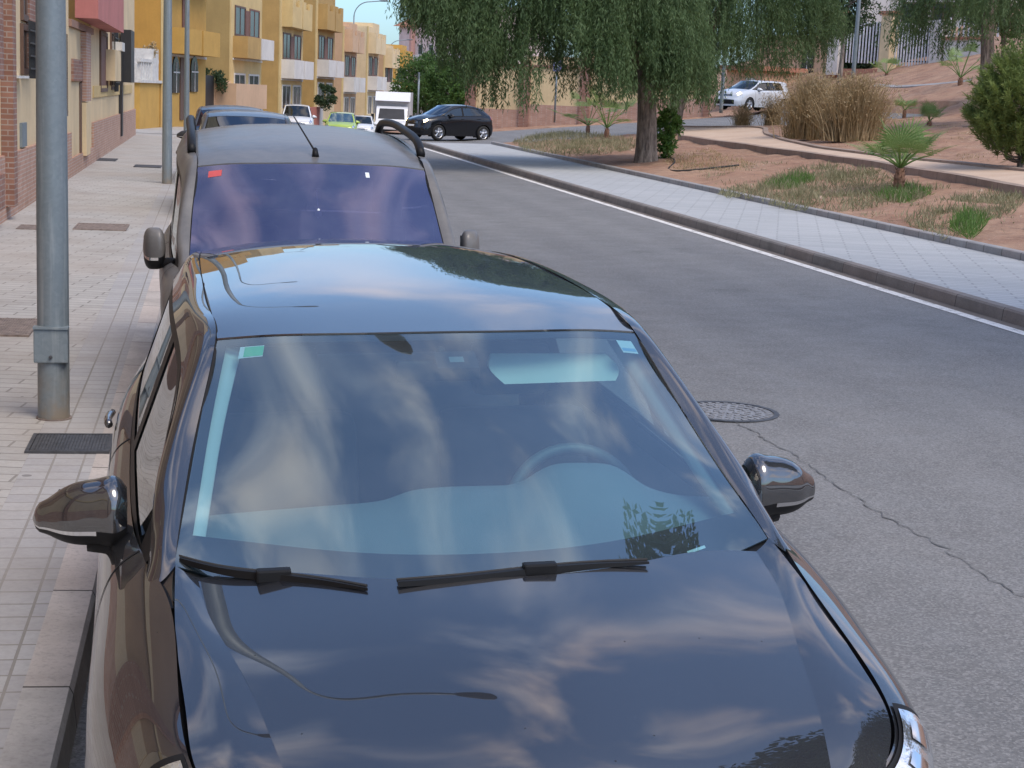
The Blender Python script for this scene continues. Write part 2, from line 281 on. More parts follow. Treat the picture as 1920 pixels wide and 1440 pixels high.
class MB:
    """collects pieces of ONE part"""
    def __init__(s): s.v = []; s.f = []
    def add(s, v, f):
        b = len(s.v); s.v += [tuple(map(float, x)) for x in v]; s.f += [tuple(b+i for i in q) for q in f]; return s
    def box(s, x0, x1, y0, y1, z0, z1, T=None):
        v = [(x, y, z) for x in (x0, x1) for y in (y0, y1) for z in (z0, z1)]
        if T is not None: v = [T(*p) for p in v]
        return s.add(v, [(0, 1, 3, 2), (4, 6, 7, 5), (0, 4, 5, 1), (2, 3, 7, 6), (0, 2, 6, 4), (1, 5, 7, 3)])
    def tube(s, pts, r, n=8, cap=True):
        pts = np.asarray(pts, float); r = np.full(len(pts), r) if np.isscalar(r) else np.asarray(r, float)
        V = []; prev = None
        for i, p in enumerate(pts):
            d = pts[min(i+1, len(pts)-1)]-pts[max(i-1, 0)]; d = d/(np.linalg.norm(d)+1e-9)
            a = np.array([0, 0, 1.]) if abs(d[2]) < .9 else np.array([1., 0, 0])
            if prev is not None: a = prev
            u = a-d*(a@d); u /= np.linalg.norm(u); w = np.cross(d, u); prev = u
            V += [p+r[i]*(u*math.cos(t)+w*math.sin(t)) for t in np.linspace(0, 2*math.pi, n, endpoint=False)]
        Fc = [(i*n+j, i*n+(j+1) % n, (i+1)*n+(j+1) % n, (i+1)*n+j) for i in range(len(pts)-1) for j in range(n)]
        if cap: Fc += [tuple(range(n))[::-1], tuple(range((len(pts)-1)*n, len(pts)*n))]
        return s.add(V, Fc)
    def grid(s, A, keep=None, flip=False):
        nu, nv = A.shape[:2]; b = A.reshape(-1, 3); Fc = []
        for i in range(nu-1):
            for j in range(nv-1):
                if keep is not None and not keep(i, j): continue
                q = (i*nv+j, (i+1)*nv+j, (i+1)*nv+j+1, i*nv+j+1); Fc.append(q[::-1] if flip else q)
        return s.add(b, Fc)
    def lathe(s, prof, n=24, T=None, close=False):
        V = []
        for (x, r) in prof:
            V += [(x, r*math.cos(t), r*math.sin(t)) for t in np.linspace(0, 2*math.pi, n, endpoint=False)]
        if T: V = [T(*p) for p in V]
        m = len(prof); Fc = [(i*n+j, i*n+(j+1) % n, ((i+1) % m)*n+(j+1) % n, ((i+1) % m)*n+j) for i in range(m if close else m-1) for j in range(n)]
        return s.add(V, Fc)
    def build(s, name, mat, parent=None, smooth=False, bevel=0.0, auto=False):
        if not s.v: return None
        o = mesh_obj(name, s.v, s.f, mat, parent, smooth)
        bm = bmesh.new(); bm.from_mesh(o.data); used = [v for v in bm.verts if not v.link_faces]
        bmesh.ops.delete(bm, geom=used, context='VERTS')
        if bevel: bmesh.ops.bevel(bm, geom=[e for e in bm.edges], offset=bevel, segments=2, affect='EDGES', profile=.6)
        if bevel: bmesh.ops.recalc_face_normals(bm, faces=bm.faces)
        bm.to_mesh(o.data); bm.free()
        if auto:
            for p in o.data.polygons: p.use_smooth = True
            o.data.set_sharp_from_angle(angle=R(35))
        return o
def spl(P, t, te):
    """natural cubic spline through P (n,d) at nodes t, evaluated at te"""
    P = np.asarray(P, float); n = len(P); h = np.diff(t)
    if n < 3: return P[0]+(np.asarray(te)-t[0])[:, None]/h[0]*(P[1]-P[0])
    A = np.zeros((n, n)); B = np.zeros_like(P); A[0, 0] = A[-1, -1] = 1
    for i in range(1, n-1):
        A[i, i-1:i+2] = h[i-1], 2*(h[i-1]+h[i]), h[i]; B[i] = 6*((P[i+1]-P[i])/h[i]-(P[i]-P[i-1])/h[i-1])
    Mm = np.linalg.solve(A, B); te = np.asarray(te, float); k = np.clip(np.searchsorted(t, te, side='right')-1, 0, n-2)
    a = ((t[k+1]-te)/h[k])[:, None]; b = ((te-t[k])/h[k])[:, None]; hk = h[k][:, None]
    return a*P[k]+b*P[k+1]+((a**3-a)*Mm[k]+(b**3-b)*Mm[k+1])*hk**2/6
def curve(P, n):
    P = np.asarray(P, float); t = np.concatenate([[0], np.cumsum(np.linalg.norm(np.diff(P, axis=0), axis=1))])
    return spl(P, t, np.linspace(0, t[-1], n))
class Surf:
    """smooth surface through a net of points P[k][m]; u runs along m, v along k (both in index units)"""
    def __init__(s, P):
        s.P = np.asarray(P, float); K, Mn = s.P.shape[:2]
        s.tu = np.concatenate([[0], np.cumsum(np.linalg.norm(np.diff(s.P, axis=1), axis=2).mean(0)+1e-6)])
        s.tv = np.concatenate([[0], np.cumsum(np.linalg.norm(np.diff(s.P, axis=0), axis=2).mean(1)+1e-6)])
    def grid(s, us, vs):
        K, Mn = s.P.shape[:2]; tu = np.interp(us, np.arange(Mn), s.tu); tv = np.interp(vs, np.arange(K), s.tv)
        A = np.stack([spl(s.P[k], s.tu, tu) for k in range(K)])            # K x U x 3
        U = len(us); return spl(A.reshape(K, -1), s.tv, tv).reshape(len(vs), U, 3).transpose(1, 0, 2)
    def off(s, us, vs, d):
        us = np.asarray(us, float); vs = np.asarray(vs, float); A = s.grid(us, vs); e = 1e-2
        du = s.grid(us+e, vs)-s.grid(us-e, vs); dv = s.grid(us, vs+e)-s.grid(us, vs-e)
        n = np.cross(du, dv); n /= (np.linalg.norm(n, axis=2, keepdims=True)+1e-12); return A+n*d
def mirx(A): B = np.array(A, float); B[..., 0] *= -1; return B
# ------------------------------------------------------------------ ground, road, pavements, park
XL, XR = -.42, 7.40                                                   # faces of the two kerbs
def dip(Y): return .022*np.maximum(0, np.asarray(Y, float)-72)
def roadz(X, Y): return .018*np.clip(np.asarray(X, float)-XL, 0, 9)-dip(Y)
def park(X, Y):
    t = np.maximum(0, np.asarray(X, float)-10.0)
    return .36+.10*np.minimum(t, 60)+.22*np.clip(t-16, 0, 30)-dip(Y)*.3+.015*np.sin(X*1.3+Y*.7)*np.minimum(t, 1)*np.cos(Y*.45)
def sheet(name, xs, ys, zf, mat, dz=0.0, kind='structure'):
    X, Y = np.meshgrid(xs, ys, indexing='ij'); Z = zf(X, Y)+dz
    o = MB().grid(np.stack([X, Y, Z], -1)).build(name, mat, None, True); tag(o, kind=kind); return o
def on_park(x, y, dz=0.0):
    r = ray(x, y); t = 8.0
    for _ in range(4000):
        p = CAMP+r*t
        if p[2] <= park(p[0], p[1])+dz: return p
        t += .05
    return p
def on_road(x, y):
    p = at_Z(x, y, 0.0)
    for _ in range(30): p = at_Z(x, y, float(roadz(p[0], p[1])))
    return p
lin = np.linspace
g0 = MB().add([(-900, -900, -4.0), (900, -900, -4.0), (900, 900, -4.0), (-900, 900, -4.0)], [(0, 1, 2, 3)]).build('ground', 'soil'); tag(g0, kind='structure')
sheet('road', lin(XL, XR, 9), lin(-14, 150, 83), roadz, 'asphalt')
sheet('cross_road', lin(XR, 27.6, 30), lin(57.5, 76, 12), lambda X, Y: np.where(X < 10, roadz(X, Y), roadz(10, Y)+.10*np.maximum(0, X-10)+.10*np.clip(X-26, 0, 30)), 'asphalt', -.03)
# the road line and kerbs
def ribbon(name, prof, ys, mat, zf=None):
    """prof: list of (x, z) extruded along Y"""
    A = np.array([[(x, y, z+(0 if zf is None else float(zf(x, y)))) for (x, z) in prof] for y in ys]); o = MB().grid(A, flip=True).build(name, mat); tag(o, kind='structure'); return o
YS = lin(-14, 58, 37)
ribbon('road_line', [(XR-.24, .004), (XR-.11, .004)], lin(-14, 58, 73), 'white_line', roadz)
ribbon('gutter', [(XR-.11, .005), (XR, .008)], lin(-14, 58, 37), 'gutter', roadz)
zr = float(roadz(XR, 0))
ribbon('kerb', [(XL+.012, -.02), (XL, .115), (XL-.012, .14), (XL-.155, .143)], lin(-14, 62, 39), 'kerb')
ribbon('kerb', [(XR-.0, zr-.02), (XR+.012, zr+.115), (XR+.03, zr+.135), (XR+.13, zr+.14)], YS, 'kerb_grey')
XT = -.91
ribbon('pavement_border', [(XL-.155, .141), (XT, .143)], lin(-14, 62, 39), 'tile_strip')
ribbon('pavement', [(XT, .144), (-2.4, .15), (-3.6, .152)], lin(-14, 64, 40), 'tile_main')
XB = 9.95
ribbon('pavement_right', [(XR+.13, zr+.138), (XB, zr+.165)], YS, 'tile_right')
ribbon('kerb_low', [(XB, zr+.10), (XB+.005, zr+.25), (XB+.02, zr+.262), (XB+.15, zr+.262), (XB+.16, zr+.1)], YS, 'kerb_low')
# the far bend: pavement on the outside of the curve
bend = np.array([(XL-.1, 60), (.6, 70), (2.2, 80), (4.3, 90), (7, 101), (10, 112), (15, 130)])
A = np.array([[(x-w*.96, y+w*.2, -float(dip(y))+.16) for w in (0, 2, 5.0)] for x, y in bend]); tag(MB().grid(A).build('pavement_bend', 'tile_main'), kind='structure')
A = np.array([[(x+w*.96, y-w*.2, -float(dip(y))+.02) for w in (0, 6, 14)] for x, y in bend]); tag(MB().grid(A, flip=True).build('road_bend', 'asphalt'), kind='structure')
# park ground: one sheet of soil, cut where the cross road runs
def parkz(X, Y):
    z = park(X, Y); 
    return np.where((Y > 57.2) & (X < 27.8), np.minimum(z, np.where(X < 10, roadz(X, Y), roadz(10, Y)+.10*np.maximum(0, X-10)+.10*np.clip(X-26, 0, 30))-.25*(Y < 77)), z)
xs = np.concatenate([lin(XB+.14, 30, 130), lin(30.4, 90, 60)]); ys = np.concatenate([lin(-14, 57, 285), lin(57.2, 110, 90)])
X, Y = np.meshgrid(xs, ys, indexing='ij'); Z = parkz(X, Y)
rough = rng.normal(0, 1, X.shape); 
for _ in range(3): rough = (rough+np.roll(rough, 1, 0)+np.roll(rough, 1, 1)+np.roll(rough, -1, 0)+np.roll(rough, -1, 1))/5
Z = Z+rough*.075*np.clip((X-XB-.2)*2, 0, 1)
tag(MB().grid(np.stack([X, Y, Z], -1)).build('park_ground', 'soil', None, True), kind='structure')
# sandy footpath between two low kerbs, draped over the slope
def path_pts(px): return np.array([on_park(*p) for p in px])
lo = path_pts([(1275, 262), (1340, 272), (1420, 283), (1500, 294), (1580, 306), (1700, 326), (1820, 346), (1960, 372), (2200, 420)])
hi = path_pts([(1270, 243), (1340, 244), (1405, 244), (1435, 252), (1465, 268), (1520, 281), (1640, 299), (1780, 314), (1960, 334), ])
lo = curve(lo, 60); hi = curve(hi, 60)
def drape(P, dz): Q = P.copy(); Q[..., 2] = park(Q[..., 0], Q[..., 1])+dz; return Q
A = np.stack([lo*(1-t)+hi*t for t in lin(0, 1, 7)], 1); tag(MB().grid(drape(A, .10)).build('path', 'sand', None, True), kind='structure')
def kerb_line(name, C, w, h, mat, side=1):
    d = np.gradient(C, axis=0); nrm = np.stack([-d[:, 1], d[:, 0], 0*d[:, 0]], 1); nrm /= np.linalg.norm(nrm, axis=1)[:, None]
    a, b = C-nrm*w/2, C+nrm*w/2
    A = np.stack([drape(a, -.2), drape(a, h), drape(b, h), drape(b, -.2)], 1); tag(MB().grid(A).build(name, mat), kind='structure')
kerb_line('path_kerb', lo, .16, .15, 'kerb_path'); kerb_line('path_kerb', hi, .16, .15, 'kerb_path')
up = path_pts([(1640, 160), (1700, 162), (1760, 158), (1820, 152)]); kerb_line('path_kerb', curve(up, 20), .3, .03, 'kerb_low')
# tar seam in the carriageway
cp = [(1330, 770), (1415, 812), (1460, 838), (1500, 862), (1560, 905), (1600, 930), (1640, 957), (1700, 990), (1760, 1022), (1800, 1052), (1860, 1090), (1930, 1125), (2060, 1190), (2300, 1330)]
C = curve([on_road(*p) for p in cp], 110); C[:, 0] += rng.normal(0, .012, 110); C[:, 2] += .005
wd = .0022+.0028*np.abs(rng.normal(0, 1, 110)); A = np.stack([C-np.outer(wd, [.8, .6, 0]), C+np.outer(wd, [.8, .6, 0])], 1)
tag(MB().grid(A).build('road_crack', plain('tar_seam', (.125, .125, .125), .9)), kind='structure')
# covers let into the ground
def cover(px, name, label, mat, z, h=.012, ribs=14, grp=None):
    c = [at_Z(*p, z) for p in px]; x0 = (c[0][0]+c[3][0])/2; x1 = (c[1][0]+c[2][0])/2; y0 = (c[2][1]+c[3][1])/2; y1 = (c[0][1]+c[1][1])/2
    r = empty(name, ((x0+x1)/2, (y0+y1)/2, z), label, 'cover', grp); w, l = (x1-x0)/2, (y1-y0)/2
    m = MB()
    for a in ((-w, w, -l, -l+.02), (-w, w, l-.02, l), (-w, -w+.02, -l+.02, l-.02), (w-.02, w, -l+.02, l-.02)): m.box(*a, -.01, .011)
    m.build('frame', mat, r)
    m = MB().box(-w+.022, w-.022, -l+.022, l-.022, -.012, .006)
    for i in range(ribs):
        x = -w+.03+(2*w-.06)*(i+.5)/ribs; m.box(x-.006, x+.006, -l+.03, l-.03, .0061, .010)
    m.build('lid', mat, r); return r
cover([(63, 813), (213, 819), (205, 852), (48, 848)], 'utility_cover', 'dark ribbed rectangular iron cover in the border tiles by the first lamp post', 'iron', .145, ribs=22)
cover([(-25, 598), (66, 600), (66, 631), (-30, 630)], 'utility_cover', 'rusty chequered cover in the pavement behind the first lamp post', 'rust_cover', .15, ribs=16)
cover([(146, 419), (243, 422), (236, 433), (137, 430)], 'utility_cover', 'brown rectangular cover in the pavement beside the van', 'rust_cover', .15, ribs=14)
cover([(40, 422), (90, 424), (88, 431), (29, 430)], 'utility_cover', 'small brown cover nearly hidden by the first lamp post', 'rust_cover', .15, ribs=10)
cover([(256, 308), (304, 312), (300, 316), (250, 312)], 'utility_cover', 'narrow grey cover in the pavement just before the second lamp post', 'iron', .15, ribs=8)
cover([(185, 295), (220, 300), (214, 304), (180, 300)], 'utility_cover', 'dark cover near the house wall with the pink base course', 'iron', .15, ribs=8)
mc = on_road(1362, 773); mr = empty('manhole_cover', mc, 'round cast iron manhole cover in the carriageway beside the black car', 'manhole')
m = MB()
for k in range(40): 
    a0, a1 = 2*math.pi*k/40, 2*math.pi*(k+1)/40; q = lambda a, r, z: (r*math.cos(a), r*math.sin(a), z)
    m.add([q(a0, .31, .004), q(a1, .31, .004), q(a1, .345, .004), q(a0, .345, .004), q(a0, .31, .010), q(a1, .31, .010), q(a1, .345, .010), q(a0, .345, .010)], [(4, 5, 6, 7), (0, 1, 5, 4), (3, 7, 6, 2)])
m.build('frame', 'iron', mr)
m = MB()
for k in range(40):
    a0, a1 = 2*math.pi*k/40, 2*math.pi*(k+1)/40; m.add([q(0, 0, .005), q(a0, .30, .005), q(a1, .30, .005)], [(0, 1, 2)])
for rr, n in ((.07, 8), (.14, 16), (.21, 24), (.275, 32)):
    for k in range(n):
        a = 2*math.pi*(k+.5*(n % 16 == 0))/n; s_ = .018; c0, s0 = math.cos(a), math.sin(a)
        m.box(-s_, s_, -s_*.8, s_*.8, .0051, .010, lambda x, y, z: (rr*c0+x*c0-y*s0, rr*s0+x*s0+y*c0, z))
m.build('lid', plain('iron_worn', (.26, .26, .265), .6, .3, var=.3, scale=25), mr)

# ------------------------------------------------------------------ street lamps
def lamp(name, base, h, arm, r0, label, heading=(1, 0), box=False, grp='street lamps along the left pavement', headmat='lamp_grey', lean=0.0):
    o = empty(name, base, label, 'street lamp', grp); hx, hy = heading
    bend_r = 1.15; zs = h-bend_r
    MB().tube([(0, 0, -.15), (0, 0, .02), (0, 0, 1.1), (0, 0, zs*.6), (lean, 0, zs)], [r0, r0, r0*.98, r0*.72, r0*.55], 20).build('post', 'pole', o, True)
    pts = [(lean, 0, zs-.02)]
    for a in lin(0, 80, 10): pts.append((lean+hx*(bend_r-bend_r*math.cos(R(a))), hy*(bend_r-bend_r*math.cos(R(a))), zs+bend_r*math.sin(R(a))))
    ex = pts[-1]; pts.append((ex[0]+hx*(arm-1), ex[1]+hy*(arm-1), ex[2]+.12*(arm-1))); e = pts[-1]
    MB().tube(pts, [r0*.55]*2+[r0*.42]*(len(pts)-2), 12).build('arm', 'pole', o, True)
    A = []
    for t, w, hh in ((-.05, .02, .02), (0, .07, .05), (.15, .11, .075), (.4, .15, .09), (.6, .13, .075), (.68, .05, .03)):
        ring = []
        for a in lin(0, 2*math.pi, 13): ring.append((e[0]+hx*t-hy*w*math.cos(a), e[1]+hy*t+hx*w*math.cos(a), e[2]+t*.05+hh*math.sin(a)*(1 if math.sin(a) > 0 else .55)))
        A.append(ring)
    A.append([tuple(np.mean(A[-1], axis=0))]*13); A.insert(0, [tuple(np.mean(A[0], axis=0))]*13)
    MB().grid(np.array(A)).build('lamp_head', headmat, o, True)
    if box:
        d = MB(); d.box(-.098, .088, -r0-.012, -.02, .33, .52); b = d.build('service_door', 'pole', o, bevel=.008)
        d = MB().box(-.10, .09, -r0-.022, -.03, .521, .533); d.build('rain_lip', 'pole', b)
        MB().lathe([(0, .0), (0, .010), (.010, .010), (.012, .0)], 10, lambda x, y, z: (-.005+y, -r0-.0125-x, .365+z)).build('lock', 'iron', b)
    MB().tube([(0, 0, -.03), (0, 0, .006)], r0*1.12, 20).build('base_joint', 'rust_cover', o)
    return o
p1 = at_Z(101, 783, .145); p2 = at_Z(313, 344, .145)
lamp('street_lamp', p1, 9.5, 1.45, .088, 'grey galvanised lamp post with a small service door, beside the black car', box=True)
lamp('street_lamp', p2, 9.5, 1.6, .092, 'grey lamp post on the pavement level with the dark van')
def far_lamp(px, D, gz, label, r=.09): 
    q = at_D(px, 180, D); return lamp('street_lamp', (q[0], q[1], gz), 9.4, 1.9, r, label)
far_lamp(350, 50, .145, 'grey lamp post in front of the orange house with arched windows')
far_lamp(447, 82, .0, 'thin lamp post in front of the olive and yellow house')
far_lamp(577, 104, -.5, 'thin lamp post beside the red garden wall', .085)
far_lamp(660, 120, -.9, 'lamp post with its whole curved arm and head against the blue sky')
far_lamp(727, 172, -2.0, 'farthest lamp post, its curved arm over the end of the row', .10)
# lamps and posts on the right
def straight_post(name, px0, py0, D, h, r, label, cat, tilt=0, mat='pole', grp=None):
    q = at_D(px0, py0, D); o = empty(name, q, label, cat, grp); MB().tube([(0, 0, -.3), (0, 0, h*.5), (tilt, 0, h)], [r, r*.9, r*.7], 10).build('post', mat, o, True); return o
q = at_D(1352, 205, 66); lamp('street_lamp', q, 8.5, 1.6, .075, 'grey lamp post in front of the white car, its top in the weeping tree', (-.5, .85), grp='street lamps by the cross road')
q = at_D(1600, 140, 64); lamp('street_lamp', q, 8.5, 1.6, .085, 'grey lamp post in front of the white railings', (-.5, .85), grp='street lamps by the cross road')
q = at_D(1040, 218, 78); o = empty('sign_post', q, 'thin grey post with a small blue sign below the weeping tree', 'sign')
MB().tube([(0, 0, -.3), (0, 0, 2.75)], .05, 10).build('post', 'pole', o, True); MB().box(-.20, .20, -.075, -.055, 2.15, 2.68).build('sign_panel', 'sign_blue', o, bevel=.006)
MB().box(-.12, -.05, -.08, -.0755, 2.25, 2.58).box(.04, .11, -.08, -.0755, 2.25, 2.58).box(-.05, .04, -.08, -.0755, 2.38, 2.45).build('lettering', 'sticker_white', o)
q = at_D(783, 222, 92); o = empty('sign_post', q, 'thin bare post beside the dark hatchback, in front of the hedge', 'post')
MB().tube([(0, 0, -.5), (0, 0, 2.6)], .055, 8).build('post', 'pole', o, True); MB().box(-.02, .02, -.28, .28, 2.25, 2.6).build('sign_panel', 'pole', o)

# ------------------------------------------------------------------ houses
class Frame:
    """facade frame: a along the wall away from the viewer, d outwards towards the road, z up"""
    def __init__(s, C, E):
        s.C = np.array([C[0], C[1], 0.0]); e = np.array([E[0]-C[0], E[1]-C[1], 0.0]); s.L = np.linalg.norm(e); s.a = e/s.L; s.n = np.array([s.a[1], -s.a[0], 0])
    def T(s, a, d, z): return tuple(s.C+s.a*a+s.n*d+np.array([0, 0, z]))
    def uv(s, x, y, d=0.0):
        r = ray(x, y); o = s.C+s.n*d; t = ((o-CAMP)@s.n)/(r@s.n); p = CAMP+r*t; return float((p-s.C)@s.a), float(p[2])
    def gv(s, x, y):                                                 # on the gable plane a = 0 -> (d, z)
        r = ray(x, y); t = ((s.C-CAMP)@s.a)/(r@s.a); p = CAMP+r*t; return float((p-s.C)@s.n), float(p[2])
def part(f, nm, mat, par, a0, a1, d0, d1, z0, z1): return MB().box(a0, a1, d0, d1, z0, z1, f.T).build(nm, mat, par)
def rect(f, x0, y0, x1, y1, d=0.0):
    a0, zt = f.uv(x0, y0, d); a1, zb = f.uv(x1, y1, d); _, z2 = f.uv(x1, y0, d); _, z3 = f.uv(x0, y1, d)
    return min(a0, a1), max(a0, a1), (zb+z3)/2, (zt+z2)/2
def window(f, par, r, frame='frame_white', bars=1, proud=.05, pane='pane', grille=False):
    a0, a1, z0, z1 = r; w = min(.09, (a1-a0)*.12); m = MB()
    m.box(a0, a1, .002, proud, z0, z0+w, f.T).box(a0, a1, .002, proud, z1-w, z1, f.T).box(a0, a0+w, .002, proud, z0+w, z1-w, f.T).box(a1-w, a1, .002, proud, z0+w, z1-w, f.T)
    for i in range(bars):
        c = a0+(a1-a0)*(i+1)/(bars+1); m.box(c-w*.35, c+w*.35, .002, proud*.8, z0+w, z1-w, f.T)
    o = m.build('window', frame, par); MB().box(a0+w, a1-w, .001, proud*.4, z0+w, z1-w, f.T).build('pane', pane, o)
    if grille:
        g = MB(); n = max(3, int((a1-a0)/.14))
        for i in range(n): c = a0+(a1-a0)*(i+.5)/n; g.box(c-.012, c+.012, proud+.06, proud+.08, z0-.05, z1+.05, f.T)
        for k in range(4): z = z0+(z1-z0)*(k+.5)/4; g.box(a0-.03, a1+.03, proud+.081, proud+.10, z-.012, z+.012, f.T)
        g.build('grille', 'grille', o)
    return o
def balcony(f, par, r, depth, mat, cut=False, d0=.0, cols=1, gap=.05):
    """parapet box with side returns and a floor slab, optionally with scalloped dips in the front"""
    a0, a1, z0, z1 = r; m = MB(); t = .12
    m.box(a0, a1, d0, d0+depth, z0, z0+.14, f.T); m.box(a0, a0+t, d0, d0+depth-t, z0+.14, z1, f.T); m.box(a1-t, a1, d0, d0+depth-t, z0+.14, z1, f.T)
    n = 16
    for i in range(n):
        u0, u1 = a0+(a1-a0)*i/n, a0+(a1-a0)*(i+1)/n; k = ((i+.5)/n*cols) % 1; dz = (.38 if .3 < k < .7 else 0) if cut else 0
        m.box(u0, u1, d0+depth-t, d0+depth, z0+.14, z1-dz, f.T)
    m.build('balcony', mat, par)
# -- the near terrace, flush with the pavement: X = -2.72
XF = -2.72
def terrace(name, Y0, Y1, zt, mat, label, plinth='brick_pink', ph=.95, ramp=0.0):
    f = Frame((XF, Y0), (XF, Y1)); o = empty(name, (0, 0, 0), label, 'house', 'row of terraced houses')
    part(f, 'wall', mat, o, 0, f.L, -7, 0, -.3, zt); part(f, 'plinth', plinth, o, 0, f.L, .0, .05, .1, ph); part(f, 'roof_parapet', 'cap', o, -.0, f.L, -.4, .06, zt+.002, zt+.14)
    return f, o
f, o = terrace('terraced_house', -9, 5.0, 5.0, 'tan', 'tan terraced house alongside the black car, seen in its paintwork')

for a in (-.5, 4.2, 8.0, 11.5): part(f, 'pillar', 'brick', o, a, a+.5, .051, .16, .1, 4.6)
part(f, 'storey_band', 'pale', o, 0, f.L, .0, .06, 2.75, 3.0)
f, o = terrace('terraced_house', 5.02, 16.0, 5.4, 'brown', 'brown terraced house beside the first lamp post, seen in the car sides')
for a in (1.0, 5.4): part(f, 'pillar', 'brick', o, a, a+.45, .051, .15, .1, 4.9)
part(f, 'storey_band', 'cream', o, 0, f.L, .0, .06, 2.9, 3.1); part(f, 'dado', 'tan', o, 0, f.L, .0, .04, .951, 1.6)
part(f, 'door', 'frame_brown', o, 8.8, 9.8, .0, .06, .15, 2.3)
f, o = terrace('terraced_house', 16.02, 32.2, 8.8, 'cream', 'cream house with red brick pillars and barred tall windows nearest the viewer', ph=1.0)
def px_part(f, nm, mat, par, x0, y0, x1, y1, d0, d1): a0, a1, z0, z1 = rect(f, x0, y0, x1, y1, d1); return part(f, nm, mat, par, a0, a1, d0, d1, z0, z1)
px_part(f, 'pillar', 'brick', o, 22, -60, 34, 388, .0, .16); px_part(f, 'pillar', 'brick', o, -40, 335, 10, 404, .0, .16); px_part(f, 'pillar', 'brick', o, -30, -60, 8, 148, .0, .10)
px_part(f, 'door', 'grille', o, 12, 60, 21, 360, .0, .05)
window(f, o, rect(f, 37, 46, 54, 140), 'frame_brown', 1, grille=True); window(f, o, rect(f, 37, -40, 54, 40), 'frame_brown', 1); px_part(f, 'quoin', 'brick', o, 55, -50, 70, 130, .0, .06)
px_part(f, 'meter_box', 'pole', o, 42, 230, 51, 275, .0, .04); px_part(f, 'sill', 'frame_white', o, 35, 142, 55, 147, .0, .14)
f, o = terrace('terraced_house', 32.22, 38.0, 3.0, 'cream', 'low cream front with a brick panel and an arched gateway beyond the first lamp post', ph=.5)
px_part(f, 'brick_panel', 'brick', o, 138, 112, 160, 152, .0, .05); px_part(f, 'gate', 'frame_brown', o, 151, 155, 160, 285, .0, .03); px_part(f, 'pier', 'brick_pink', o, 162, 62, 171, 190, .0, .12)
px_part(f, 'window_slot', 'pane', o, 124, 64, 128, 218, .0, .03); px_part(f, 'pier', 'cream', o, 162, 192, 170, 290, .0, .12)
f, o = terrace('terraced_house', 38.02, 58.5, 8.8, 'cream', 'cream house with a rose red bay and black drain pipe next to the orange house', ph=1.05)
part(f, 'gable', 'olive', o, -.03, .0, -7, -.02, 3.2, 9); 
a0, a1, z0, z1 = rect(f, 184, -60, 232, 50, .45); part(f, 'bay', 'rose', o, a0, a1, .0, .45, z0, z1+1.5); part(f, 'bay_shutter', 'shutter', o, a0+.4, a1-.4, .451, .48, z0+1.2, z1+1.2)
window(f, o, rect(f, 186, 60, 199, 172), 'frame_brown', 0, pane='shutter'); window(f, o, rect(f, 206, 58, 214, 168), 'frame_brown', 1, grille=True)
px_part(f, 'pier', 'cream', o, 216, 95, 227, 152, .0, .25); px_part(f, 'drain_pipe', 'grille', o, 229, 100, 231, 255, .0, .10); px_part(f, 'shutter', 'grille', o, 246, 58, 252, 155, .05, .35); px_part(f, 'wall_lamp', 'frame_white', o, 229, 80, 234, 96, .0, .3)
px_part(f, 'plaster_band', 'pale', o, 176, 160, 248, 178, .0, .03)
# -- the stepped row beyond, turning with the street
def house(name, xc, Dc, xe, De, z0, f1, f2, top, wall, gable, label, bal1, bal2, wins, baseband=None, back=8.0, cut2=True, step=0):
    C = at_D(xc, 190, Dc); E = at_D(xe, 190, De); f = Frame(C, E); o = empty(name, (0, 0, 0), label, 'house', 'row of terraced houses')
    part(f, 'wall', wall, o, 0, f.L, -back, 0, z0-3, top-1.0); part(f, 'roof_parapet', wall, o, 0, f.L*.45, -back, -.01, top-1.0, top); part(f, 'tower', wall, o, f.L*.45+.01, f.L, -back*.5, -.02, top-.999, top+.35)
    part(f, 'gable', gable, o, -.04, 0, -back, -.06, z0-3, top-.1); part(f, 'corner_strip', 'pale', o, -.05, .35, -.05, .03, z0-3, top)
    if baseband: part(f, 'plinth', baseband, o, .36, f.L, .0, .06, z0-3, z0+1.15)
    part(f, 'storey_band', 'frame_white', o, .36, f.L, .0, .05, f1-.12, f1-.02)
    L = f.L; w = (L-.9)/2
    for k in range(2):
        a = .5+k*(w+.15)
        balcony(f, o, (a, a+w-.1, f1, f1+1.05), .75, bal1[k % len(bal1)])
        if bal2: balcony(f, o, (a, a+w-.1, f2, f2+1.55), .6, bal2, cut=cut2)
        if wins: window(f, o, (a+.25, a+w-.45, z0+1.0, z0+2.5), 'frame_white', 1); window(f, o, (a+.3, a+w-.5, f1+1.08, f1+2.55), 'shutter' if k else 'frame_brown', 1)
    part(f, 'shutter', 'shutter', o, L*.42, L*.55, .0, .05, f1+.5, f1+2.4)
    return f, o
f, o = house('terraced_house', 304, 66, 385, 72.5, .14, 3.2, 6.1, 9.3, 'orange', 'dorange', 'orange house with arched ground floor windows and a white porch', ['orange'], 'orange', False)  # gable in a darker copy of the orange, its shade put into the colour
def arch(f, par, x0, y0, x1, y1):
    a0, a1, zb, zt = rect(f, x0, y0, x1, y1); r = (a1-a0)/2; pts = [(a0, zb), (a1, zb)]+[(a0+r+r*math.cos(t), zt-r+r*math.sin(t)*1.3) for t in lin(0, math.pi, 9)]
    n = len(pts); m = MB().add([f.T(a, .06, z) for a, z in pts]+[f.T(a, .0, z) for a, z in pts], [tuple(range(n))]+[(i, (i+1) % n, n+(i+1) % n, n+i) for i in range(n)]); w = m.build('window', 'pane', par)
    MB().box(a0+r-.03, a0+r+.03, .065, .08, zb, zt-.1, f.T).box(a0+.02, a1-.02, .081, .09, zb+.6*(zt-zb), zb+.6*(zt-zb)+.06, f.T).build('frame', 'frame_white', w)
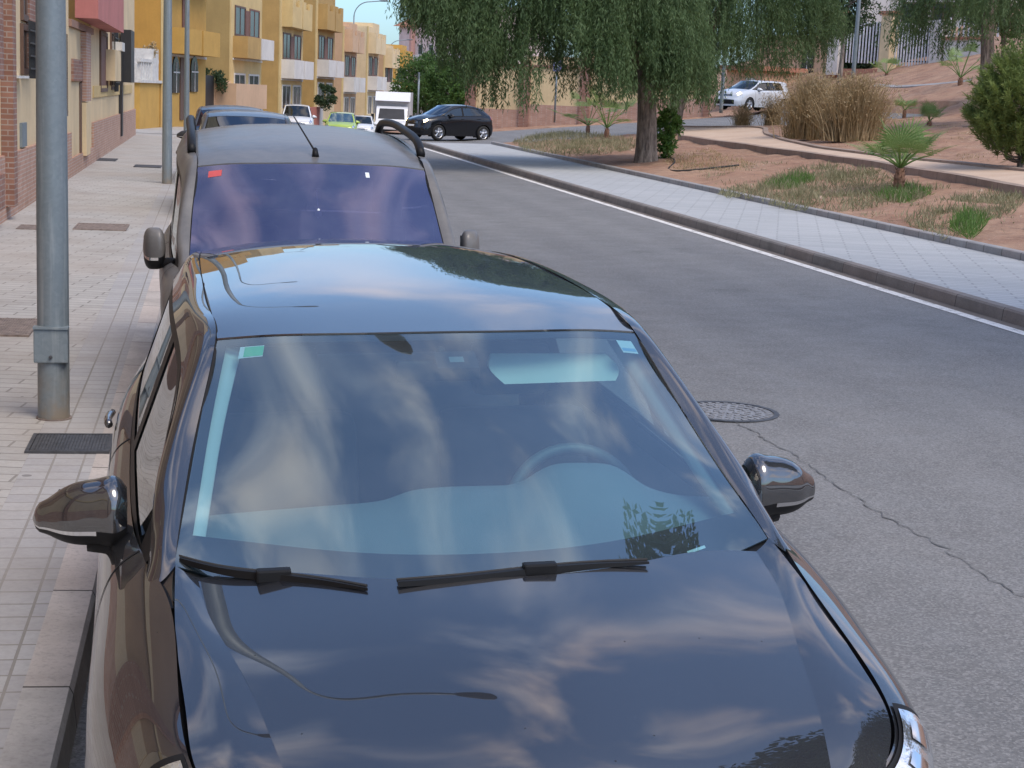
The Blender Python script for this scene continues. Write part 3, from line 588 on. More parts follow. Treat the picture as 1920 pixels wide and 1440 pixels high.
arch(f, o, 322, 112, 334, 174); arch(f, o, 356, 112, 369, 172); px_part(f, 'door', 'frame_brown', o, 339, 108, 345, 225, .0, .05)
C = at_D(262, 190, 62.5); E = at_D(300, 190, 66); fp = Frame(C, E)
part(fp, 'porch', 'orange', o, 0, fp.L*.98, -1.6, 0, -.2, 1.95); part(fp, 'porch_top', 'frame_white', o, -.1, fp.L, -1.6, .1, 1.952, 2.06)
m = MB(); 
for k in range(7): m.box(.1+k*.42, .24+k*.42, -.12, .02, 2.062, 2.75, fp.T)
m.box(-.05, 3.1, -.15, .05, 2.751, 2.88, fp.T); m.build('balustrade', 'frame_white', o); part(fp, 'pedestal', 'frame_white', o, 1.9, 3.0, -.8, .06, 2.062, 3.3) 
f, o = house('terraced_house', 431, 79, 489, 86, .1, 3.35, 6.2, 9.4, 'pale', 'olive', 'pale yellow house with an olive gable and one white balcony', ['ochre', 'white'], None, True, 'peach')
px_part(f, 'garden_wall', 'peach', o, 443, 158, 500, 205, .0, 1.2)
C = at_D(383, 190, 73); E = at_D(432, 190, 78.5); fg = Frame(C, E); part(fg, 'gate', 'grille', o, .2, fg.L*.35, -.1, 0, 0, 2.4); part(fg, 'gate_wall', 'peach', o, fg.L*.36, fg.L, -.2, 0, -.2, 2.2)
f, o = house('terraced_house', 523, 90, 566, 97, -.35, 2.5, 5.35, 8.3, 'pale', 'ochre', 'ochre gabled house with two white first floor balconies and scalloped upper ones', ['white'], 'pale', True, 'cream')
f, o = house('terraced_house', 590, 100, 625, 106, -.1, 2.75, 5.65, 7.75, 'ochre', 'ochre', 'mustard house with white balconies beside the red garden wall', ['white'], 'ochre', True, 'cream')
C = at_D(580, 190, 94); E = at_D(606, 190, 99); fr = Frame(C, E); w = empty('garden_wall', (0, 0, 0), 'low red garden wall with a white end in front of the mustard house', 'wall'); part(fr, 'panel', 'redwall', w, 0, fr.L*.75, -.2, 0, -1.5, .9); part(fr, 'end_panel', 'white', w, fr.L*.751, fr.L, -.2, .02, -1.5, .9)
f, o = house('terraced_house', 641, 113, 667, 119, -1, 1.85, 4.65, 6.4, 'peach', 'salmon', 'salmon pink house behind the far lamp post', ['white'], 'peach', True, 'cream')
f, o = house('terraced_house', 686, 122, 708, 127.5, -.9, 2.05, 4.8, 6.8, 'cream', 'cream', 'cream house with white balconies behind the white truck', ['white'], 'cream', True, 'cream')
f, o = house('terraced_house', 718, 130, 735, 135, -1.2, 1.7, 3.9, 5.4, 'cream', 'salmon', 'narrow cream house between two others near the end of the row', ['white'], 'cream', True, None)
f, o = house('terraced_house', 742, 138, 760, 144, -1.4, 1.8, 4.0, 5.7, 'orange', 'orange', 'last house of the row, bright orange', ['orange'], 'orange', True, None)
# -- apartment block far off
C = at_D(752, 150, 240); f = Frame(C, at_D(900, 150, 226)); o = empty('apartment_block', (0, 0, 0), 'tall pale pink apartment block with a tiled tower roof far down the street', 'building')
part(f, 'wall', 'apt', o, 3.2, f.L, -12, 0, -6, 14.5)
part(f, 'tower', 'apt', o, 0, 3.0, -5, .6, -6, 11.6); MB().add([f.T(-.7, 1.3, 11.6), f.T(3.7, 1.3, 11.6), f.T(3.7, -5.7, 11.6), f.T(-.7, -5.7, 11.6), f.T(1.5, -2.2, 13.6)], [(0, 1, 4), (1, 2, 4), (2, 3, 4), (3, 0, 4), (3, 2, 1, 0)]).build('roof', 'terracotta', o)
part(f, 'corner_strip', 'apt2', o, 2.7, 3.19, .0, .7, -6, 13.0)
for k in range(5):
    for j in range(4): window(f, o, (4.0+k*2.6, 5.2+k*2.6, -1.8+j*3.1, -.3+j*3.1), 'frame_white', 0); 
    for j in range(4): balcony(f, o, (3.9+k*2.6, 5.6+k*2.6, -2.7+j*3.1, -1.85+j*3.1), .8, 'white' if (k+j) % 2 else 'apt2')
window(f, o, (.8, 1.5, 8.0, 9.4), 'frame_white', 0)

# ------------------------------------------------------------------ walls and fence by the cross road
C = at_D(872, 236, 84); E = at_D(1330, 196, 80); f = Frame(E, C); f.n = -f.n if f.n[1] > 0 else f.n
o = empty('boundary_wall', (0, 0, 0), 'long pale yellow wall with brick pillars and base beyond the cross road', 'wall'); L = f.L
zb = lambda a: E[2]+(C[2]-E[2])*a/L
n = 4; xs_ = [0, .25, .5, .75, 1.0]
for i in range(n):
    a0, a1 = L*xs_[i], L*xs_[i+1]; z = (zb(a0)+zb(a1))/2
    part(f, 'base', 'brick_pink', o, a0, a1, -.14, .05, z-1, z+.45+.40*(i/n)); part(f, 'panel', 'ywall', o, a0, a1, -.1, 0, z+.451+.40*(i/n), z+3.1)
    part(f, 'pillar', 'brick', o, a0-.27 if i else a0, a0+.27, -.16, .16, z-1, z+3.3)
part(f, 'pillar', 'brick', o, L-.55, L, -.16, .17, zb(L)-1, zb(L)+3.3)
part(f, 'rail', 'cap', o, 0, L, -.05, .08, zb(L/2)+2.35, zb(L/2)+2.45)
# white railings with cream pillars
pts = [(1560, 118, 82), (1658, 122, 80), (1750, 131, 77.5)]
Q = [at_D(*p) for p in pts]; o = empty('railing_fence', (0, 0, 0), 'white slatted railings between cream pillars above the brick bank', 'fence')
for k in range(2):
    f = Frame(Q[k], Q[k+1]); z0, z1 = Q[k][2], Q[k+1][2]; n = 13; w = .55
    for i in range(n):
        a = w+(f.L-w-.15)*(i+.5)/n; z = z0+(z1-z0)*a/f.L; part(f, 'slat', 'rail_white', o, a-.034, a+.034, -.02, .02, z+.05, z+2.1)
    m = MB(); z = (z0+z1)/2
    for zz_ in (.25, 1.9): m.box(w, f.L-.12, -.06, -.021, z+zz_, z+zz_+.07, f.T)
    m.build('rail', 'grille', o)
    part(f, 'pillar', 'cream' if k else 'wwhite', o, -.15, .5, -.3, .3, z0-.6, z0+2.45); part(f, 'pillar_cap', 'terracotta', o, -.25, .6, -.4, .4, z0+2.451, z0+2.62)
part(f, 'pillar', 'wwhite', o, f.L-.1, f.L+.6, -.3, .3, Q[2][2]-.6, Q[2][2]+2.35)
f0 = Frame(Q[0], Q[2]); tag(part(f0, 'retaining_bank', 'terracotta', None, -.5, f0.L+5, -.8, -.05, 0, Q[2][2]-.02) , 'low reddish retaining bank under the white railings', 'wall')
C = at_D(1757, 132, 77); E = at_D(1838, 136, 75); f = Frame(C, E); o = empty('garden_wall', (0, 0, 0), 'white garden wall with a tiled top and a railing, right of the white railings', 'wall'); z = C[2]
part(f, 'panel', 'wwhite', o, .3, f.L, -.3, 0, z-1, z+1.45); part(f, 'coping', 'terracotta', o, .2, f.L, -.4, .1, z+1.451, z+1.58)
for i in range(12): a = .4+i*.28; part(f, 'slat', 'rail_white', o, a, a+.08, -.15, -.1, z+1.581, z+2.5)
C = at_D(1610, 60, 96); E = at_D(1860, 60, 92); f = Frame(C, E); o = empty('white_house', (0, 0, 0), 'white house with a flat roof behind the railings', 'house'); z = 4.0
part(f, 'wall', 'wwhite', o, 0, f.L, -8, 0, z-3, z+6.5); part(f, 'storey_band', 'cap', o, f.L*.3, f.L, .0, .35, z+1.95, z+2.1); part(f, 'porch', 'cream', o, -1.4, -.02, -6, .5, z-3, z+3)
for a in (.32, .55, .78): window(f, o, (f.L*a, f.L*a+1.3, z+3.0, z+4.5), 'frame_brown')
part(f, 'door', 'frame_brown', o, f.L*.42, f.L*.42+1.2, .0, .06, z-.5, z+1.8)
C = at_D(1500, 120, 90); E = at_D(1564, 120, 88); f = Frame(C, E); o = empty('orange_house', (0, 0, 0), 'orange house with an arched doorway behind the weeping tree', 'house'); z = C[2]
part(f, 'wall', 'peach', o, -3.5, f.L, -6, 0, z-3, z+1.6); part(f, 'corner_strip', 'frame_white', o, f.L+.001, f.L+.25, -6, .03, z-3, z+1.6); arch(f, o, 1506, 92, 1524, 140)
C = at_D(1360, 180, 88); E = at_D(1428, 180, 86); f = Frame(C, E); o = empty('gatehouse', (0, 0, 0), 'small orange gate building with a tiled roof behind the white car', 'building'); z = C[2]
part(f, 'wall', 'peach', o, 0, f.L, -3, 0, z-2, z+1.4); part(f, 'roof', 'terracotta', o, -.3, f.L+.3, -3.3, .4, z+1.401, z+1.65); part(f, 'door', 'frame_white', o, f.L*.55, f.L*.8, 0, .05, z-1, z+1.0)
# ------------------------------------------------------------------ cars
# net of the reference hatchback (right half, nose towards -y, y = 0 at the foot of the windscreen pillars)
LV = [
 [(0,-1.02,.80),(.35,-.98,.80),(.60,-.885,.815),(.683,-.76,.866),(.703,-.47,.938),(.714,-.2,.99),(.768,.12,1.003),(.805,.6,.99),(.815,1.1,1.0),(.812,1.7,1.02),(.785,2.35,1.05),(.74,2.78,1.07),(.66,3.0,1.05),(.4,3.08,1.05),(0,3.1,1.05)],
 [(0,-1.06,.74),(.36,-1.03,.74),(.655,-.91,.75),(.742,-.745,.838),(.768,-.47,.905),(.788,-.2,.948),(.826,.12,.962),(.852,.6,.957),(.858,1.1,.967),(.856,1.7,.985),(.83,2.35,1.0),(.785,2.78,1.0),(.70,3.05,.98),(.42,3.13,.97),(0,3.15,.97)],
 [(0,-1.08,.66),(.37,-1.05,.66),(.69,-.915,.66),(.795,-.725,.75),(.832,-.47,.822),(.857,-.2,.862),(.872,.12,.872),(.885,.6,.875),(.89,1.1,.885),(.888,1.7,.895),(.872,2.35,.90),(.828,2.78,.9),(.73,3.08,.88),(.43,3.17,.86),(0,3.19,.86)],
 [(0,-1.12,.54),(.38,-1.09,.54),(.73,-.93,.53),(.845,-.70,.585),(.882,-.47,.645),(.897,-.2,.67),(.90,.12,.68),(.90,.6,.685),(.90,1.1,.69),(.90,1.7,.70),(.897,2.35,.70),(.86,2.78,.68),(.76,3.11,.66),(.44,3.2,.65),(0,3.22,.65)],
 [(0,-1.14,.40),(.38,-1.11,.40),(.75,-.94,.40),(.855,-.70,.41),(.885,-.47,.44),(.89,-.2,.45),(.89,.12,.44),(.888,.6,.435),(.886,1.1,.435),(.886,1.7,.44),(.888,2.35,.45),(.86,2.78,.45),(.76,3.13,.45),(.44,3.22,.45),(0,3.24,.45)],
 [(0,-1.10,.20),(.38,-1.07,.20),(.73,-.92,.20),(.82,-.70,.20),(.84,-.47,.2),(.85,-.2,.20),(.86,.12,.19),(.86,.6,.19),(.86,1.1,.19),(.86,1.7,.19),(.86,2.35,.2),(.83,2.78,.22),(.73,3.08,.25),(.42,3.16,.26),(0,3.18,.26)]]
HOOD_IN = [  # rows front to back of the centre part: x = 0, mid, crease
 [(0,-.255,1.030),(0,-.45,1.001),(0,-.65,.962),(0,-.83,.912),(0,-.96,.857),(0,-1.012,.810)],
 [(.31,-.19,1.026),(.31,-.40,.993),(.30,-.60,.952),(.285,-.79,.898),(.272,-.93,.846),(.265,-.995,.81)],
 [(.50,-.10,1.020),(.48,-.335,.986),(.457,-.53,.952),(.43,-.705,.908),(.40,-.865,.854),(.38,-.965,.81)],
 [(.652,-.075,1.005),(.63,-.28,.977),(.59,-.46,.951),(.557,-.61,.918),(.52,-.80,.862),(.49,-.925,.808)]]
HOOD_OUT = [HOOD_IN[3],
 [(.678,-.056,1.015),(.668,-.28,.979),(.645,-.465,.948),(.622,-.62,.915),(.594,-.80,.861),(.552,-.905,.812)],
 [(.699,-.036,1.026),(.704,-.28,.973),(.697,-.47,.934),(.688,-.63,.901),(.667,-.79,.853),(.612,-.885,.815)]]
WS = [  # windscreen rows from the foot up; half row centre -> edge
 [(0,-.285,.972),(.31,-.22,.974),(.56,-.08,.990),(.702,-.025,1.022)],
 [(0,.02,1.145),(.30,.07,1.143),(.53,.17,1.133),(.668,.215,1.122)],
 [(0,.27,1.284),(.28,.315,1.28),(.50,.395,1.262),(.632,.435,1.235)],
 [(0,.597,1.437),(.26,.62,1.433),(.45,.67,1.424),(.573,.712,1.410)]]
ROOF = [
 [(0,.605,1.442),(.26,.628,1.438),(.45,.678,1.429),(.573,.720,1.415)],
 [(0,1.0,1.476),(.27,1.0,1.471),(.46,1.0,1.460),(.578,1.0,1.447)],
 [(0,1.5,1.494),(.27,1.5,1.489),(.47,1.5,1.475),(.583,1.5,1.460)],
 [(0,2.1,1.500),(.27,2.1,1.494),(.46,2.1,1.478),(.578,2.1,1.461)],
 [(0,2.55,1.492),(.26,2.55,1.485),(.45,2.54,1.467),(.566,2.52,1.449)],
 [(0,2.86,1.474),(.26,2.86,1.466),(.44,2.84,1.449),(.552,2.81,1.430)]]
PIL = [  # pillar and roof rail strip: inner edge, ridge, outer edge
 [(.700,-.03,1.022),(.696,.025,1.044),(.673,.22,1.124),(.637,.44,1.237),(.578,.720,1.413),(.583,1.0,1.449),(.588,1.5,1.462),(.583,2.1,1.463),(.571,2.52,1.451),(.557,2.81,1.432)],
 [(.730,-.06,.998),(.728,.020,1.040),(.702,.22,1.128),(.666,.435,1.240),(.612,.705,1.402),(.622,1.0,1.442),(.628,1.5,1.455),(.622,2.1,1.456),(.608,2.52,1.443),(.59,2.81,1.422)],
 [(.762,-.05,.985),(.752,.030,1.018),(.738,.20,1.105),(.708,.40,1.205),(.652,.68,1.352),(.655,1.0,1.405),(.662,1.5,1.420),(.655,2.1,1.418),(.638,2.52,1.402),(.612,2.81,1.375)],
 [(.775,-.03,.972),(.760,.045,1.006),(.748,.20,1.09),(.722,.40,1.182),(.672,.68,1.318),(.672,1.0,1.378),(.68,1.5,1.395),(.672,2.1,1.392),(.655,2.52,1.372),(.626,2.81,1.34)]]
SIDE_B = [(.765,.07,1.004),(.786,.30,.995),(.806,.70,.992),(.813,1.1,1.0),(.812,1.7,1.018),(.79,2.3,1.045),(.745,2.75,1.068)]
SIDE_T = [(.757,.06,1.012),(.733,.30,1.137),(.672,.70,1.322),(.672,1.1,1.38),(.68,1.6,1.392),(.668,2.2,1.386),(.628,2.78,1.345)]
REAR = [[(0,2.885,1.465),(.26,2.88,1.457),(.44,2.865,1.440),(.555,2.83,1.420)], [(0,3.0,1.27),(.28,2.99,1.265),(.48,2.96,1.255),(.60,2.91,1.245)], [(0,3.09,1.06),(.30,3.085,1.06),(.52,3.05,1.06),(.655,2.985,1.06)]]
AX = (-.20, 2.36)

def bothx(rows):                                                     # half rows (centre -> edge) to full rows
    return [[(-x, y, z) for (x, y, z) in r[:0:-1]]+list(r) for r in rows]
def make_car(name, label, cat, loc, yaw, lean=0.0, warp=None, scale=1.0, body='paint_black', glassm='glass_side', wsglass='glass_front', group=None, detail=1.0, interior=False,
             rails=False, lit=False, hatch=True, trim_body='trim', hand=1, extras=True, mirror_mat=None, wheel_r=.315, mir=None, sides_open=True):
    root = empty(name, loc, label, cat, group); root.rotation_euler = (0, -lean, yaw)
    wp = (lambda A: warp(np.array(A, float))*scale) if warp else (lambda A: np.array(A, float)*scale)
    nd = lambda n: max(3, int(n*detail))
    # lower body -----------------------------------------------------
    P = np.array(LV); ext = np.concatenate([mirx(P[:, 1:2]), P, mirx(P[:, -2:-1])], 1)
    sf = Surf(wp(ext)); Mn = P.shape[1]
    us = np.concatenate([lin(k, k+1, nd(9), endpoint=False) for k in range(Mn-1)]+[[Mn-1]])+1; vs = lin(0, 5, nd(44))
    A = sf.grid(us, vs); ax = [wp([(.9, a, .31)])[0] for a in AX]; wr = wheel_r*scale; Ra = wr*1.10
    ctr = [(ax[0][1], wr), (ax[1][1], wr)]
    def arch_cut(A):
        A = A.copy(); ins = np.zeros(A.shape[:2], bool)
        for (cy, cz) in ctr:
            dy, dz = A[..., 1]-cy, A[..., 2]-cz; d = np.sqrt(dy**2+dz**2); m = (d < Ra) & (A[..., 0] > .5*scale); ins |= m
            k = np.where(m, Ra/np.maximum(d, 1e-3), 1); A[..., 1] = np.where(m, cy+dy*k, A[..., 1]); A[..., 2] = np.where(m, cz+dz*k, A[..., 2])
        return A, ins
    Ac, ins = arch_cut(A); Mx = mirx(Ac)
    # the nose, sides and tail: bumpers, wings and doors are cut out of the same surface by station
    U = us-1
    def cells(u0, u1, v0=0, v1=5): return lambda i, j: (u0 <= (U[i]+U[min(i+1, len(U)-1)])/2 < u1) and (v0 <= (vs[j]+vs[min(j+1, len(vs)-1)])/2 < v1) and not (ins[i, j] and ins[i+1, j] and ins[i, j+1] and ins[i+1, j+1])
    def piece(nm, u0, u1, mat, sides=(1, -1), v0=0, v1=5, par=root):
        m = MB()
        for s in sides: m.grid(Ac if s > 0 else Mx, cells(u0, u1, v0, v1), flip=s > 0)
        return m.build(nm, mat, par, True)
    bd = piece('body', 6.15, 14.1, body) if not extras else None
    if extras:
        piece('front_bumper', 0, 3.0, body); piece('body', 10.0, 14.1, body)
        for s in (1, -1):
            piece('front_wing', 3.0, 6.12, body, (s,))
            dr = piece('door', 6.12, 8.45, body, (s,)); dr2 = piece('door', 8.45, 10.0, body, (s,))
            for d_, u_ in ((dr, 8.15), (dr2, 9.75)):
                h = sf.off([u_+1-.30, u_+1-.15, u_+1], [1.75, 1.95], 0)[:, :, :]; m = MB(); B = h[:, 0].copy(); B[1, 0] += .028*scale; B[0, 0] += .02; B[2, 0] += .02
                if s < 0: B = mirx(B)
                m.tube(curve(B, 7), .014*scale, 8); m.build('handle', body, d_, True)
    else: piece('front_bumper', 0, 6.15, body)
    # seams
    def seam(u, v0, v1, w=.006):
        for s in (1, -1):
            B = sf.off([u+1-.012, u+1+.012], lin(v0, v1, 24), -.0012*scale); B = B if s > 0 else mirx(B); MB().grid(B, flip=s > 0).build('door_seam', 'dark', root, True)
    if extras:
        for u in (6.12, 8.45): seam(u, .05, 4.6)
        seam(10.0, .05, 2.4); seam(3.0, .6, 3.0)
    # sill strips, lower grille
    g = MB()
    for s in (1, -1):
        B = sf.off(lin(1, 2.55, 10), lin(3.3, 4.6, 6), -.006); g.grid(B if s > 0 else mirx(B), flip=s > 0)
        B = sf.off(lin(1, 2.2, 8), lin(.75, 1.9, 5), -.006); g.grid(B if s > 0 else mirx(B), flip=s > 0)
    g.build('grille', 'trim', root, True)
    g = MB()
    for s in (1, -1):
        for v in (1.05, 1.35, 1.65): B = sf.off(lin(1, 2.15, 8), [v, v+.07], -.014); g.grid(B if s > 0 else mirx(B), flip=s > 0)
    g.build('grille_bar', 'chrome', root, True)
    for s in (1, -1):
        def quad(u0, u1, v0, v1, d, mat, nm, par, nu=12, nv=8, shape=None):
            B = sf.off(lin(u0+1, u1+1, nu), lin(v0, v1, nv), -d)
            return MB().grid(B if s > 0 else mirx(B), flip=s > 0).build(nm, mat, par, True)
        hl = quad(2.0, 3.14, .10, 1.62, .0045*scale, 'trim', 'headlight', root); quad(2.08, 3.06, .22, 1.5, .0085*scale, 'lit_lamp' if lit else 'lens', 'lens', hl)
        if not lit: quad(2.7, 2.95, .5, 1.2, .012, 'chrome', 'reflector', hl); quad(2.35, 2.55, .5, 1.1, .012, 'chrome', 'reflector', hl)
        tl = quad(11.5, 12.6, .35, 1.9, .006, 'red_lens', 'tail_light', root)
    B = sf.off(lin(1, 1.62, 4), lin(2.35, 2.95, 3), -.014*scale); B2 = np.concatenate([mirx(B)[::-1], B[1:]], 0); B2[..., 1] -= .006; MB().grid(B2).build('number_plate', 'plate', root, True)
    B = sf.off(lin(14.4, 15, 4), lin(1.6, 2.2, 3), -.012*scale); B2 = np.concatenate([B, mirx(B)[-2::-1]], 0); MB().grid(B2).build('number_plate', 'plate', root, True)
    # hood -------------------------------------------------------------
    hi_ = [[(-x, y, z) for (x, y, z) in r] for r in HOOD_IN[:0:-1]]+HOOD_IN; h = MB()
    B = Surf(wp(hi_)).grid(lin(0, 5, nd(44)), lin(0, 6, nd(60))); h.grid(B, flip=False)
    Bo = Surf(wp(HOOD_OUT)).grid(lin(0, 5, nd(44)), lin(0, 2, nd(12)))
    def flange(E, dz=-.03, inn=.0):
        Q = E.copy(); Q[:, 2] += dz*scale; Q[:, 0] *= (1-inn); return np.stack([E, Q], 1)
    for s in (1, -1):
        b = Bo if s > 0 else mirx(Bo); h.grid(b, flip=s < 0); fl = flange(b[:, -1]); h.grid(fl, flip=s < 0)
    hood = h.build('hood', body, root, True); me = hood.data
    rear = np.concatenate([mirx(Bo[0, ::-1]), B[0], Bo[0]], 0)         # rear edge of the hood turns down
    MB().grid(flange(rear, -.05)).build('rear_lip', 'trim', hood, True)
    # dark trough under the gap between hood and wing, and the scuttle
    g = MB()
    top = sf.grid(lin(3.2, 7.0, 30), [0.0])[:, 0]
    for s in (1, -1):
        a = top.copy(); b = top.copy(); a[:, 2] -= .022*scale; b[:, 2] -= .045*scale; b[:, 0] -= .06*scale; t = top.copy(); t[:, 2] -= .0005
        q = np.stack([t, a, b], 1); g.grid(q if s > 0 else mirx(q))
    sc = Surf(wp(bothx([WS[0]]*2))); 
    r0 = np.array(bothx([WS[0]])[0]); q0 = r0.copy(); q0[:, 1] -= .10; q0[:, 2] -= .02; q1 = r0.copy(); q1[:, 1] += .02; q1[:, 2] -= .006
    g.grid(Surf(wp([q0, q1])).grid(lin(0, 6, 25), lin(0, 1, 3)))
    g.build('scuttle', 'trim', root, True)
    # windscreen ---------------------------------------------------------
    ws = Surf(wp(bothx(WS))); MB().grid(ws.grid(lin(0, 6, nd(41)), lin(0, 3, nd(33)))).build('windscreen', wsglass, root, True)
    fr = MB(); uu = lin(0, 6, 61); vv = lin(0, 3, 46); B = ws.off(uu, vv, -.004*scale) 
    fr.grid(B, lambda i, j: i < 2 or i >= 58 or j >= 44 or j < 7); wsf = fr.build('windscreen_frit', 'frit', root, True)
    # roof, pillars ------------------------------------------------------
    rs = Surf(wp(bothx(ROOF))); B = rs.grid(lin(0, 6, nd(41)), lin(0, 5, nd(41))); r_ = MB().grid(B); e0 = B[:, 0].copy(); e1 = e0.copy(); e1[:, 2] -= .02; r_.grid(np.stack([e1, e0], 1))
    roof = r_.build('roof', body, root, True)
    g = MB(); ps = Surf(wp(PIL)); B = ps.grid(lin(0, 9, nd(76)), lin(0, 3, nd(14)))
    for s in (1, -1): g.grid(B if s > 0 else mirx(B), flip=s > 0)
    for s in (1, -1):
        q = Surf(wp([[(.702,-.028,1.018),(.735,-.04,.994),(.768,-.03,.974)], [(.708,-.10,1.0),(.728,-.10,.985),(.755,-.10,.965)], [(.706,-.20,.982),(.725,-.19,.972),(.75,-.18,.955)]])).grid(lin(0, 2, 8), lin(0, 2, 8)); g.grid(q if s > 0 else mirx(q), flip=s < 0)
    g.build('roof_pillar', body, root, True)
    g = MB(); a = np.array([p for p in PIL[0]]); b = a.copy(); b[:, 0] -= .006; b[:, 2] -= .006; c = a.copy(); c[:, 2] -= .004
    B = Surf(wp([c, b])).grid(lin(0, 9, 64), [0, 1])
    for s in (1, -1): g.grid(B if s > 0 else mirx(B))
    g.build('roof_seam', 'dark', root, True)
    # side glass ----------------------------------------------------------
    gs = Surf(wp([SIDE_B, SIDE_T])); frm = MB()
    uu = lin(0, 6, nd(61)); u_b = [(.55, 3.05), (3.2, 5.1)]
    B = gs.grid(uu, lin(0, 1, 13))
    def inwin(i, j):
        u = (uu[i]+uu[i+1])/2; v = (j+.5)/12; return any(a < u < b for a, b in u_b) and .07 < v < .93
    for s in (1, -1):
        b = B if s > 0 else mirx(B)
        c = MB().grid(b, lambda i, j: not inwin(i, j) and (uu[i]+uu[i+1])/2 < 5.1, flip=s > 0); c.build('window_frame', trim_body, root, True)
        MB().grid(b, lambda i, j: (uu[i]+uu[i+1])/2 >= 5.1, flip=s > 0).build('rear_pillar', body, root, True)
        for (a, e) in u_b:
            q = gs.grid(lin(a-.03, e+.03, 16), lin(.06, .94, 8)); q[..., 0] -= .004; MB().grid(q if s > 0 else mirx(q), flip=s > 0).build('side_window', glassm, root, True)
        # pieces closing the gaps at rear
        rp = np.stack([wp([SIDE_B[-1], SIDE_T[-1]]), wp([REAR[2][3], REAR[0][3]])]); MB().grid(rp if s > 0 else mirx(rp), flip=s < 0).build('rear_quarter', body, root, True)
    rg = Surf(wp(bothx(REAR))); MB().grid(rg.grid(lin(0, 6, 25), lin(0, 2, 13))).build('rear_window', glassm if interior else 'glass_dark', root, True)
    # underside and inner arches ---------------------------------------------
    g = MB()
    y0, y1 = wp([(0, -.95, .2)])[0][1], wp([(0, 3.0, .2)])[0][1]; g.box(-.60*scale, .60*scale, y0, y1, .19*scale, .24*scale)
    for s in (1, -1):
        for cy, cz in ctr:
            xo = .885*scale; q = np.array([[(s*x, cy+Ra*1.02*math.cos(t), cz+Ra*1.02*math.sin(t)) for x in (xo*.985, .56*scale)] for t in lin(-.45, math.pi+.45, 24)]); g.grid(q)
            g.add([(s*.57*scale, cy+Ra*1.05*math.cos(t), cz+Ra*1.05*math.sin(t)) for t in lin(-.5, math.pi+.5, 20)], [tuple(range(20))])
    g.build('underbody', 'dark', root)
    # wheels -------------------------------------------------------------------
    if True:
        for s in (1, -1):
            for cy, cz in ctr:
                xo = s*(.865*scale); wdt = .20*scale
                w = empty('wheel', (0, 0, 0)); w.parent = root
                Tm = lambda x, a, b: (xo-s*x, cy+a, cz+b)
                MB().lathe([(.01, wr*.66), (0, wr*.72), (.0, wr*.90), (.03, wr*.99), (wdt*.5, wr), (wdt-.03, wr*.99), (wdt, wr*.9), (wdt, wr*.66)], nd(40), Tm, True).build('tyre', 'rubber', w, True)
                m = MB().lathe([(.012, wr*.70), (.02, wr*.62), (.09, wr*.60), (.09, .0)], nd(40), Tm)
                for k in range(5):
                    a = 2*math.pi*k/5+.3; c0, s0 = math.cos(a), math.sin(a)
                    m.add([Tm(.02, c0*r_-s0*t_, s0*r_+c0*t_) for r_, t_ in ((wr*.12, -.05), (wr*.63, -.035), (wr*.63, .035), (wr*.12, .05))]+[Tm(.08, c0*r_-s0*t_, s0*r_+c0*t_) for r_, t_ in ((wr*.12, -.05), (wr*.63, -.035), (wr*.63, .035), (wr*.12, .05))], [(0, 1, 2, 3), (0, 4, 5, 1), (3, 2, 6, 7)])
                m.lathe([(.015, .0), (.015, wr*.17), (.09, wr*.2)], 16, Tm); m.build('rim', 'alloy', w, True)
    # door mirrors --------------------------------------------------------------
    mc_ = wp([(.925, .44, 1.025)])[0]; sc_ = scale; mw, mh = 1, 1
    if mir: mc_ = np.array(mir[0]); mw, mh = mir[1]
    T_ = [0, .06, .25, .5, .72, .88, .97, 1.0]
    x_in, x_out = -.115*sc_*mw, .118*sc_*mw
    hh = [.060, .080, .086, .078, .060, .040, .022, .004]; cz_ = [.004, .004, .004, .0, -.008, -.016, -.022, -.026]; dd = [.062, .075, .078, .072, .060, .045, .028, .006]; sweep = [0, 0, .004, .014, .03, .05, .066, .075]
    tt = lin(0, 1, 26); ang = lin(0, 2*math.pi, 41)
    def prof(arr): return spl(np.array(arr)[:, None], np.array(T_), tt)[:, 0]*sc_
    H_, Z_, D_, SW = prof(hh)*mh, prof(cz_)*(1 if mh == 1 else .2), prof(dd), prof(sweep)
    if mir: H_ = np.sqrt(np.maximum(0, 1-(2*tt-1)**4))*.09*mh+.004; D_ = np.sqrt(np.maximum(0, 1-(2*tt-1)**4))*.075+.004
    ring = np.zeros((26, 41, 3))
    for i in range(26):
        c_, s_ = np.cos(ang), np.sin(ang); ex = .8
        ring[i, :, 0] = mc_[0]+x_in+(x_out-x_in)*tt[i]; yy = -np.sign(c_)*np.abs(c_)**ex*D_[i]; ring[i, :, 1] = mc_[1]+SW[i]+np.where(yy > 0, yy*.45, yy); ring[i, :, 2] = mc_[2]+Z_[i]+np.sign(s_)*np.abs(s_)**ex*H_[i]
    zrel = (ring[..., 2]-mc_[2]-Z_[:, None])/np.maximum(H_[:, None], 1e-4)
    for s in (1, -1):
        b = ring if s > 0 else mirx(ring); ro = MB()
        zc = lambda i, j: (zrel[i, j]+zrel[i+1, j]+zrel[i, j+1]+zrel[i+1, j+1])/4
        ro.grid(b, lambda i, j: zc(i, j) > -.36, flip=s > 0); cap = [tuple(x) for x in b[0]]; ro.add(cap, [tuple(range(41))]); mo = ro.build('door_mirror', mirror_mat or body, root, True)
        MB().grid(b, lambda i, j: zc(i, j) <= -.56 or (zc(i, j) <= -.36 and (i <= 7 or math.cos((ang[j]+ang[j+1])/2) < -.05)), flip=s > 0).build('mirror_base', 'trim', mo, True)
        MB().grid(b, lambda i, j: -.56 < zc(i, j) <= -.36 and i > 7 and math.cos((ang[j]+ang[j+1])/2) >= -.05, flip=s > 0).build('indicator_strip', 'chrome', mo, True)
